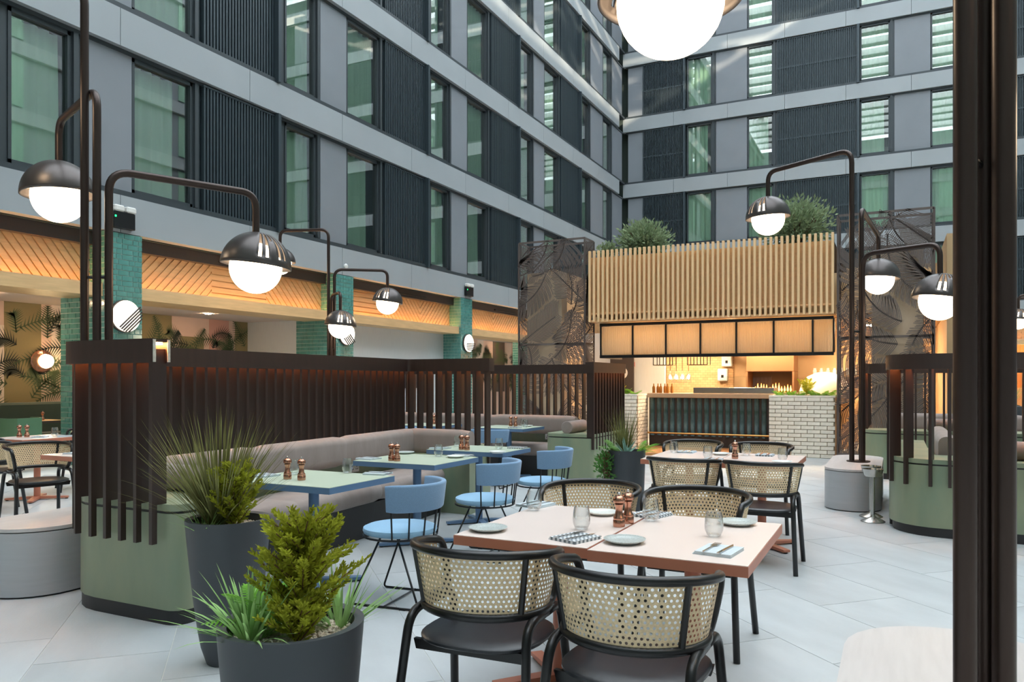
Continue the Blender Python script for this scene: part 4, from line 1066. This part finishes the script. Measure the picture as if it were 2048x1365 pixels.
PM, GL, PLG, PLW, NA, NB = mill(), tumbler(), plate(M['ceramic'], .088), plate(M['ceramicw'], .08), napkin(0), napkin(1)
used = set()
def put(proto, px, py, z, lab, grp, cat=None, rz=0, pos=None):
    p = Vector((pos[0], pos[1], z)) if pos else on_z(px, py, z)
    if proto.name in used: o = dup(proto, p, rz)
    else: used.add(proto.name); o = proto; o.location = p; o.rotation_euler = (0, 0, rz)
    o['label'] = lab; o['group'] = grp
    if cat: o['category'] = cat
    return o
gm, gg, gp, gn = 'copper pepper mills', 'glass tumblers', 'side plates', 'napkins with cutlery'
NT = 'on the near pink tables'
put(PM, 1238, 1054, .745, 'copper pepper mill in front of its twin ' + NT, gm); put(PM, 1256, 1047, .745, 'copper pepper mill behind its twin ' + NT, gm)
put(GL, 1068, 1022, .745, 'clear tumbler at the far left ' + NT, gg, 'glass'); put(GL, 1163, 1060, .745, 'clear tumbler behind the checked napkin ' + NT, gg, 'glass')
put(GL, 1302, 1043, .745, 'clear tumbler right of the mills ' + NT, gg, 'glass'); put(GL, 1428, 1074, .745, 'clear tumbler above the pale blue napkin ' + NT, gg, 'glass')
put(PLG, 976, 1062, .745, 'grey plate at the left corner ' + NT, gp, 'plate'); put(PLG, 1249, 1086, .745, 'speckled grey plate in the middle front ' + NT, gp, 'plate')
put(PLW, 1205, 1030, .745, 'pale plate left of the mills ' + NT, gp, 'plate'); put(PLG, 1474, 1050, .745, 'grey plate at the right far corner ' + NT, gp, 'plate')
put(NB, 1150, 1079, .745, 'checked napkin with fork and knife ' + NT, gn, rz=-.35); put(NA, 1437, 1105, .745, 'pale blue napkin with fork and knife at the right end ' + NT, gn, rz=-.12)
put(NA, 1072, 1012, .745, 'folded napkin at the far left ' + NT, gn, rz=PI - .2); put(NB, 1303, 1032, .745, 'checked napkin right of the mills, far side ' + NT, gn, rz=PI - .3)
FT = 'on the far pink tables'
put(PM, 0, 0, .745, 'single copper pepper mill ' + FT, gm, pos=(-1.24, 6.82))
for x, y, l in ((-1.85, 7.12, 'first from left'), (-1.45, 6.72, 'second from left'), (-1.2, 7.15, 'third from left'), (-.85, 6.82, 'rightmost')): put(GL, 0, 0, .745, 'clear tumbler ' + FT + ', ' + l, gg, pos=(x, y))
for x, y, k, l in ((-1.75, 7.22, NA, 'far left'), (-1.38, 6.6, NB, 'near the mill'), (-1.05, 7.22, NB, 'right of the mill')): put(k, 0, 0, .745, 'folded napkin with cutlery %s, %s' % (FT, l), gn, rz=PI, pos=(x, y))
put(PLW, 0, 0, .745, 'pale plate at the right end ' + FT, gp, pos=(-.83, 6.62)); put(PLW, 0, 0, .745, 'pale plate beside the mill ' + FT, gp, pos=(-1.42, 7.12))
B1 = 'on the green table nearest the tall pot'
put(PM, 575, 959, .74, 'copper pepper mill, left of two ' + B1, gm); put(PM, 603, 961, .74, 'copper pepper mill, right of two ' + B1, gm)
put(GL, 695, 947, .74, 'clear tumbler right of the mills ' + B1, gg); put(GL, 588, 950, .74, 'clear tumbler behind the mills ' + B1, gg)
put(NA, 756, 949, .74, 'folded napkin at the right corner ' + B1, gn, rz=-1.4); put(NA, 528, 953, .74, 'folded napkin left of the mills ' + B1, gn, rz=1.5)
B2 = 'on the middle green table'
put(PM, 783, 922, .74, 'copper pepper mill, left of two ' + B2, gm); put(PM, 794, 923, .74, 'copper pepper mill, right of two ' + B2, gm)
put(GL, 877, 914, .74, 'clear tumbler ' + B2, gg); put(PLW, 911, 916, .74, 'pale plate at the right corner ' + B2, gp); put(PLG, 810, 908, .74, 'grey plate behind the mills ' + B2, gp)
put(NA, 737, 919, .74, 'folded napkin at the left end ' + B2, gn, rz=1.5); put(NA, 925, 913, .74, 'folded napkin under the pale plate ' + B2, gn, rz=-1.4)
B3 = 'on the third green table'
put(PM, 923, 900, .74, 'copper pepper mill, left of two ' + B3, gm); put(PM, 934, 901, .74, 'copper pepper mill, right of two ' + B3, gm)
put(GL, 998, 899, .74, 'clear tumbler ' + B3, gg); put(GL, 915, 893, .74, 'clear tumbler behind the mills ' + B3, gg); put(PLW, 995, 907, .74, 'pale plate in the front ' + B3, gp)
put(NB, 1035, 897, .74, 'dark checked napkin at the right end ' + B3, gn, rz=-1.4); put(NA, 880, 898, .74, 'folded napkin at the left end ' + B3, gn, rz=1.5)
B4 = 'on the farther banquette table'
for x, y, k, l, g_ in ((-5.1, 10.25, PM, 'copper pepper mill, left of two ', gm), (-5.02, 10.25, PM, 'copper pepper mill, right of two ', gm), (-4.93, 10.32, GL, 'clear tumbler near the mills ', gg), (-4.78, 10.08, GL, 'clear tumbler at the right ', gg), (-4.85, 10.3, PLW, 'pale plate ', gp), (-4.87, 9.92, NB, 'dark napkin with cutlery ', gn)): put(k, 0, 0, .74, l + B4, g_, pos=(x, y))
put(PM, 0, 0, .74, 'copper pepper mill seen between slats on the middle far table', gm, pos=(-6.4, 10.2))
B5 = 'on the cluttered pink table at the left edge'
put(PM, 0, 0, .745, 'copper pepper mill, left of two ' + B5, gm, pos=(-9.28, 5.62)); put(PM, 0, 0, .745, 'copper pepper mill, right of two ' + B5, gm, pos=(-9.2, 5.66))
put(NA, 0, 0, .745, 'folded napkin in the middle ' + B5, gn, pos=(-9.05, 5.72), rz=.7); put(NA, 0, 0, .745, 'folded napkin at the right ' + B5, gn, pos=(-8.92, 5.95), rz=-.6); put(GL, 0, 0, .745, 'clear tumbler ' + B5, gg, pos=(-9.05, 5.9))
put(NA, 0, 0, .745, 'folded napkin on the half hidden pink table', gn, pos=(-6.75, 4.6), rz=.4); put(PLW, 0, 0, .745, 'pale plate on the half hidden pink table', gp, pos=(-6.72, 4.8))
put(PM, 0, 0, .74, 'copper pepper mill, left of two inside the right banquette', gm, pos=(1.95, 9.2)); put(PM, 0, 0, .74, 'copper pepper mill, right of two inside the right banquette', gm, pos=(2.3, 9.1))
put(NB, 0, 0, .74, 'blue checked napkin inside the right banquette', gn, pos=(2.1, 9.05), rz=.3)
# ================================================================= steel stands
def stand(px, py, lab):
    p = on_z(px, py); t = thing('bucket_stand', lab, 'stand', p)
    MB().lathe([(.11, 0), (.115, .006), (.09, .022), (.03, .045), (.018, .07), (.001, .07)], 28).build('foot', M['steel'], t, True)
    MB().tube([(0, 0, .05), (0, 0, .46)], .0165, 14).build('stem', M['steel'], t, True)
    MB().lathe([(.001, .455), (.075, .455), (.085, .47), (.095, .52), (.098, .53), (.094, .53), (.08, .475), (.001, .47)], 28).build('bowl', M['steel'], t, True)
stand(1746, 1044, 'brushed steel bucket stand, nearer of two beside the drum bench'); stand(1742, 1034, 'brushed steel bucket stand, rear of two beside the drum bench')
# ================================================================= wall fittings
def wall_lamp(px, py, lab, rot):
    p = on_x(px, py, XW); t = thing('wall_lamp', lab, 'wall lamp', p)
    R90 = Matrix.Rotation(PI / 2, 4, 'Y')
    MB().lathe([(.001, 0), (.27, 0), (.27, .05), (.001, .05)], 36).move(M=R90).build('back_plate', M['soffit'], t, True)
    MB().lathe([(.25, .05), (.26, .08), (.22, .11), (.12, .13), (.001, .135)], 36).move(M=R90).build('diffuser', M['walllamp'], t, True)
    for i in range(5):
        d = .02 + i * .045; h = math.sqrt(max(.001, .262 ** 2 - d ** 2)); c, s = math.cos(rot), math.sin(rot)
        MB().tube([(.155 - .2 * d, -s * d + c * q, c * d + s * q) for q in (-h, -h * .5, 0, h * .5, h)] , .014, 6).build('guard_bar', M['soffit'], t)
for q, l in zip(((247, 633, .75 + PI), (690, 668, -.75 + PI), (934, 687, 0 + PI)), ('nearest tiled pillar', 'second tiled pillar', 'third tiled pillar')): wall_lamp(q[0], q[1], 'round lit wall lamp with dark bars on the ' + l, q[2])
def emergency(px, py, lab):
    p = on_x(px, py, XW); t = thing('emergency_light', lab, 'emergency light', p)
    MB().bbox(0, .1, -.2, .2, -.14, .13, .01).build('box', M['blackmetal'], t); MB().box(.1, .106, -.185, -.16, .03, .06).build('indicator', M['greenled'], t)
    for y in (-.1, .12): MB().bbox(.01, .12, y - .09, y + .09, .135, .235, .02).build('lamp_head', M['white'], t)
emergency(242, 442, 'black twin head emergency light above the nearest tiled pillar'); emergency(935, 584, 'black twin head emergency light above the third tiled pillar')
sc = thing('wall_sconce', 'round copper sconce glowing on the palm wallpaper', 'wall lamp', on_x(82, 723, -14.19)); R90 = Matrix.Rotation(PI / 2, 4, 'Y')
MB().lathe([(.001, 0), (.2, 0), (.21, .03), (.17, .06), (.001, .05)], 28).move(M=R90).build('dish', M['copper'], sc, True)
MB().lathe([(.001, .0), (.13, .06), (.12, .12), (.001, .17)], 24).move(M=Matrix.Translation((0, .05, 0)) @ R90).build('bulb', M['spot'], sc, True)
tag(MB().lathe([(.001, 0), (.05, 0), (.06, .03), (.04, .06), (.001, .07)], 16).move(M=Matrix.Translation(on_x(690, 533, XW)) @ R90).build('fire_sounder', M['white'], None, True), 'small white dome sensor on the lowest facade band', 'sensor')
# ================================================================= inside the left recess
gb = thing('wall_banquette', 'dark green velvet banquette along the palm wallpaper', 'banquette', (0, 0, 0))
MB().bbox(-14.18, -13.98, 3.5, 13.9, .42, 1.02, .04).build('back', M['velvet'], gb); MB().bbox(-13.98, -13.5, 3.5, 13.9, .3, .48, .04).build('seat', M['velvet'], gb); MB().box(-14.1, -13.55, 3.5, 13.9, 0, .3).build('base', M['plinth'], gb)
def green_chair():
    t = thing('green_chair', 'x', 'chair')
    MB().bbox(-.24, .24, -.22, .24, .4, .48, .03).build('seat', M['greenchair'], t)
    MB().sweep([(-.25, .1), (-.26, -.12), (-.18, -.26), (.18, -.26), (.26, -.12), (.25, .1)], [(-.015, .5), (.015, .5), (.015, .84), (-.015, .84)]).build('back', M['greenchair'], t, True)
    for x in (-.2, .2):
        for y in (-.2, .2): MB().tube([(x, y, 0), (x, y, .42)], .012, 8).build('leg', M['blackmetal'], t)
    return t
gc = green_chair(); place(gc, [(-12.15, 7.35, H2, 'green leather chair beside the nearest tiled pillar'), (-12.2, 9.6, H2, 'green leather chair in the recess, second along'), (-12.2, 10.7, H2, 'green leather chair in the recess, third along'), (-12.2, 12.0, H2, 'green leather chair in the recess, fourth along')], 'green leather chairs')
for i, y in enumerate((6.6, 8.1, 9.7, 11.2, 12.6)):
    table('oak_table', -13.0, y, .7, .7, M['timber2'], M['soffit'], 'small oak table before the dark green banquette, number %s from the left' % ('one', 'two', 'three', 'four', 'five')[i], 'oak tables in the recess')
    put(PM, 0, 0, .745, 'copper pepper mill on oak table number %s from the left' % ('one', 'two', 'three', 'four', 'five')[i], gm, pos=(-12.9, y + .1))
for i, (x, y) in enumerate(((-13, 5.2), (-13, 7.4), (-13, 9.6), (-13, 11.8), (-12.4, 22), (-12.4, 25), (-12.4, 28))):
    tag(MB().lathe([(.001, 0), (.06, 0), (.06, .015), (.001, .015)], 12, (x, y, 2.815)).build('recess_downlight', emis('recess_spot_%d' % i, 'ffd6ac', 330)), 'small round downlight in the recess ceiling, number %s along' % ('one', 'two', 'three', 'four', 'five', 'six', 'seven')[i], 'downlight')
# ================================================================= pots
def pot(c, r_top, r_bot, h, lab, bulge=.0, name='grey_pot', rim=.035, seed=1):
    t = thing(name, lab, 'pot', (c[0], c[1], 0)); n = 9
    pr = [(r_bot * .97, 0)] + [(r_bot + (r_top - r_bot) * (i / n) ** .62 + bulge * math.sin(PI * i / n), h * i / n + .004) for i in range(n + 1)]
    pr += [(r_top - rim, h), (r_top - rim - .01, h - .05), (.001, h - .06)]
    MB().lathe(pr, 48).build('shell', M['pot'], t, True)
    rnd = random.Random(seed); pb = MB(); R = r_top - rim - .012
    for i in range(int(2600 * R * R / .04)):
        a = rnd.uniform(0, 6.283); q = R * math.sqrt(rnd.random()); s = rnd.uniform(.007, .015); z = h - .052 + rnd.uniform(0, .016)
        x, y = q * math.cos(a), q * math.sin(a); b = rnd.uniform(0, 3)
        vs = [(x + s * math.cos(b + k * PI / 2) , y + s * math.sin(b + k * PI / 2) * .8, z) for k in range(4)]
        pb.add(vs + [(x, y, z + s * .6), (x, y, z - s * .5)], [(0, 1, 4), (1, 2, 4), (2, 3, 4), (3, 0, 4), (1, 0, 5), (2, 1, 5), (3, 2, 5), (0, 3, 5)])
    stuff(pb.build('pebbles', M['pebble'], t, 'all'))
    return h - .05
P1, P2, P3 = (-3.03, 2.88), (-1.96, 2.16), (-2.62, 8.1)
Z1 = pot(P1, .207, .105, .72, 'tall tapered anthracite pot with grass and conifer', seed=1)
Z2 = pot(P2, .258, .19, .545, 'wide anthracite pot in the foreground with bright conifer', seed=2)
Z3 = pot(P3, .2, .17, .66, 'dark round pot with agave and trailing ivy near the kitchen', seed=3)
# ================================================================= plants
def blade(mb, p, ang, L_, lean, w, droop, n=4, twist=0):
    d = Vector((math.cos(ang), math.sin(ang), 0)); s = Vector((-math.sin(ang + twist), math.cos(ang + twist), 0)); o = len(mb.v); p = Vector(p)
    for i in range(n + 1):
        t = i / n; q = p + d * (L_ * math.sin(lean) * t) + Vector((0, 0, L_ * math.cos(lean) * t - droop * t * t)) ; ww = w * (1 - t) ** .7 * (.6 + .8 * min(t * 3, 1) * .5)
        mb.v += [tuple(q + s * ww), tuple(q - s * ww)]
    mb.f += [(o + 2 * i, o + 2 * i + 1, o + 2 * i + 3, o + 2 * i + 2) for i in range(n)]
def grass(p, m, n, L_, w, lean, droop, lab, seed, cat='grass', rbase=.03, bias=None):
    rnd = random.Random(seed); mb = MB()
    for i in range(n):
        a = rnd.uniform(0, 2 * PI) if not bias else rnd.gauss(bias, .9); q = rbase * math.sqrt(rnd.random())
        blade(mb, (p[0] + q * math.cos(a), p[1] + q * math.sin(a), p[2] - .02), a, L_ * rnd.uniform(.6, 1.05), min(.98, abs(rnd.gauss(lean, lean * .5))), w * rnd.uniform(.7, 1.2), droop * rnd.uniform(.3, 1.3), 5)
    return tag(mb.build('leaf_tuft', m, None, 'all'), lab, 'plant')
def conifer(p, h, rad, lab, seed, m=None, dens=1.0):
    rnd = random.Random(seed); t = thing('conifer', lab, 'plant', p); st = MB().tube([(0, 0, -.02), (0, 0, h * .6)], .006, 6); fo = MB()
    nb = int(46 * dens)
    for i in range(nb):
        z = h * (.04 + .84 * (i / nb) ** .9); a = i * 2.4 + rnd.uniform(-.4, .4); L_ = rad * (1.12 - .8 * (z / h)) * rnd.uniform(.75, 1.15) + .04
        el = rnd.uniform(.55, .95); d = Vector((math.cos(a) * math.cos(el), math.sin(a) * math.cos(el), math.sin(el)))
        st.tube([(0, 0, z * .75), Vector((0, 0, z * .75)) + d * L_ * .8], .0025, 4)
        side = Vector((-math.sin(a), math.cos(a), 0)); up = d.cross(side); k = int(16 + L_ * 150)
        for j in range(k):
            tt = (j + rnd.random()) / k; c = Vector((0, 0, z * .75)) + d * L_ * tt; sw = rnd.choice((-1, 1)); w = .026 * (1 - tt * .6) + .006
            e = (d * .85 + side * sw * rnd.uniform(.2, .9) + up * rnd.uniform(-.5, .5)).normalized()
            for b in range(3):
                e2 = (e + Vector((rnd.uniform(-.5, .5), rnd.uniform(-.5, .5), rnd.uniform(-.2, .5)))).normalized(); q = e2.cross(Vector((rnd.uniform(-1, 1), rnd.uniform(-1, 1), .3))).normalized() * .0026
                o = len(fo.v); c2 = c + e * w * .3 * b
                fo.v += [tuple(c2 - q), tuple(c2 + q), tuple(c2 + e2 * w * .7 + q * 1.2), tuple(c2 + e2 * w), tuple(c2 + e2 * w * .7 - q * 1.2)]; fo.f.append((o, o + 1, o + 2, o + 3, o + 4))
    st.build('stem', M['stem'], t); stuff(fo.build('foliage', m or M['conifer'], t))
def fern(p, n, L_, lab, seed, m=None, lean=.9, wl=.2, bias=None):
    rnd = random.Random(seed); mb = MB(); p = Vector(p)
    for i in range(n):
        a = 2 * PI * i / n + rnd.uniform(-.3, .3) if bias is None else rnd.gauss(bias, .7); le = rnd.uniform(lean * .5, lean * 1.2); L2 = L_ * rnd.uniform(.7, 1.1); prev = None
        for j in range(15):
            t = j / 14; q = p + Vector((math.cos(a) * math.sin(le), math.sin(a) * math.sin(le), math.cos(le))) * L2 * t - Vector((0, 0, L2 * .35 * t * t)); s = Vector((-math.sin(a), math.cos(a), 0))
            if prev is not None:
                d = (q - prev).normalized(); w = L2 * wl * math.sin(PI * min(1, t * .92 + .08)) + .006; o = len(mb.v)
                for sg in (-1, 1):
                    e = (s * sg * .85 + d * .55 - Vector((0, 0, .15))).normalized(); o = len(mb.v)
                    mb.v += [tuple(prev), tuple(prev + d * L2 * .045), tuple(prev + e * w + d * .006), tuple(prev + e * w)]; mb.f.append((o, o + 1, o + 2, o + 3))
            prev = q
    return tag(mb.build('fern', m or M['fern'], None), lab, 'plant')
def bush(p, rx, rz_, n, lab, seed, m=None, leaf=.05, cat='shrub', zflat=None):
    rnd = random.Random(seed); t = thing('shrub', lab, 'plant', p); mb = MB(); st = MB()
    for i in range(14):
        a = rnd.uniform(0, 6.28); el = rnd.uniform(.5, 1.5); e = Vector((math.cos(a) * math.cos(el) * rx, math.sin(a) * math.cos(el) * rx, rz_ + rz_ * math.sin(el) * .8)); st.tube([(0, 0, -.05), e * .5, e], .008, 4)
    for i in range(n):
        u = Vector((rnd.gauss(0, 1), rnd.gauss(0, 1), rnd.gauss(0, 1))).normalized() * (rnd.random() ** .45) * (1 + .22 * math.sin(i * 12.9))
        c = Vector((u.x * rx, u.y * rx, rz_ + u.z * rz_)); d = (u + Vector((rnd.uniform(-.7, .7), rnd.uniform(-.7, .7), rnd.uniform(0, .9)))).normalized(); s = d.cross(Vector((rnd.uniform(-1, 1), rnd.uniform(-1, 1), rnd.uniform(-1, 1)))).normalized() * leaf * .22
        o = len(mb.v); L_ = leaf * rnd.uniform(.7, 1.3); mb.v += [tuple(c), tuple(c + d * L_ * .5 + s), tuple(c + d * L_), tuple(c + d * L_ * .5 - s)]; mb.f.append((o, o + 1, o + 2, o + 3))
    st.build('stem', M['stem'], t); stuff(mb.build('foliage', m or M['bush'], t))
def up(P, z, dx=0, dy=0): return (P[0] + dx, P[1] + dy, z)
# camera-right is (.896,.444), so shifts to the right / left in the picture use that direction
def sh_(P, z, r, f=0): return (P[0] + .896 * r - .444 * f, P[1] + .444 * r + .896 * f, z)
grass(sh_(P1, Z1, -.07, .06), M['darkgrass'], 420, .72, .0058, .46, .12, 'tall dark rush fanning out of the tall tapered pot', 1, rbase=.05)
grass(sh_(P1, Z1, -.09, -.08), M['grassy'], 60, .2, .006, .7, .05, 'small green grass tuft at the left rim of the tall pot', 2)
conifer(sh_(P1, Z1, .05, -.06), .42, .17, 'yellow green conifer in the tall tapered pot', 3)
conifer(sh_(P2, Z2, .03, .03), .57, .24, 'bright yellow green conifer in the wide foreground pot', 4, dens=1.5)
conifer(sh_(P2, Z2, .05, -.12), .17, .12, 'low lime sprig at the foot of the foreground conifer', 5, dens=.6)
grass(sh_(P2, Z2, -.13, -.06), M['grassy'], 110, .38, .0095, .62, .10, 'arching light green grass at the left of the wide pot', 6)
grass(sh_(P2, Z2, .15, .10), M['grassy'], 60, .32, .008, .8, .04, 'spiky green grass at the right of the wide pot', 7)
fern(sh_(P2, Z2, -.09, .08), 9, .36, 'bright fern behind the foreground grass', 8, wl=.24)
grass(sh_(P3, Z3, -.02, .08), M['darkgrass'], 200, .62, .004, .28, .08, 'tall dark rush in the pot near the kitchen', 9, rbase=.05)
ag = MB()
for i in range(16): blade(ag, sh_(P3, Z3, -.02, -.08), i * 2.4, .2 + .03 * (i % 3), .35 + .065 * i, .022, .02, 5)
tag(ag.build('agave', M['agave'], None, 'all'), 'blue green agave rosette in the pot near the kitchen', 'plant')
fern(sh_(P3, Z3, .11, -.04), 7, .36, 'lime fern leaning right out of the pot near the kitchen', 11, wl=.16, bias=.4)
fern(sh_(P3, Z3, -.1, .0), 7, .32, 'green palm frond tuft leaning left out of the pot near the kitchen', 12, M['grassy'], wl=.2, bias=3.5)
bush(sh_(P3, Z3 - .30, -.225, -.05), .11, .19, 420, 'ivy trailing over the left side of the pot near the kitchen', 13, M['ivy'], .05)
# planters beside the counter
conifer((-5.15, 15.35, 1.09), .5, .2, 'small conifer in the left brick planter', 14, dens=.7)
for i, (x, l) in enumerate(((-5.0, 'left'), (-4.83, 'right'))): fern((x, 15.38, 1.09), 8, .32, 'yellow green fern in the left brick planter, %s one' % l, 15 + i, M['fern'], wl=.22)
for i, x in enumerate((-1.98, -1.78, -1.58, -1.38, -1.2, -1.07)): fern((x, 15.36 + .08 * (i % 2), 1.09), 8, .25, 'yellow green fern in the right brick planter, number %s from the left' % ('one', 'two', 'three', 'four', 'five', 'six')[i], 20 + i, M['fern'], wl=.24, lean=.75)
fern((-1.5, 15.6, 1.12), 9, .55, 'upright palm behind the ferns of the right brick planter', 30, M['conifer'], lean=.4, wl=.16)
# shrubs on the kitchen canopy
bush((-4.75, 15.85, 4.0), .5, .36, 2600, 'round leafy shrub on the kitchen canopy, left one', 31, leaf=.1)
bush((-1.75, 15.95, 4.0), .62, .45, 3400, 'larger leafy shrub on the kitchen canopy, right one', 32, leaf=.1)
bush((-5.42, 15.5, 3.98), .22, .16, 500, 'low leafy shrub at the canopy left end', 33, leaf=.08)
# box planters beyond the right banquette
for i, (x, y, h) in enumerate(((1.75, 17.0, .95), (3.2, 15.6, .85), (4.1, 17.5, .9))):
    t = thing('box_planter', ('dark square planter beyond the right banquette', 'low grey planter box seen between the right poles', 'far square planter at the right edge')[i], 'planter', (x, y, 0))
    MB().bbox(-.3, .3, -.3, .3, 0, h, .01).build('box', M['pot'], t); MB().box(-.27, .27, -.27, .27, h, h + .01).build('soil', M['soil'], t)
    grass((x, y, h + .02), M['grassy'], 160, .6, .008, .4, .1, ('grass clump in the dark square planter', 'grass clump in the low grey planter', 'grass clump in the far square planter')[i], 40 + i, rbase=.2)
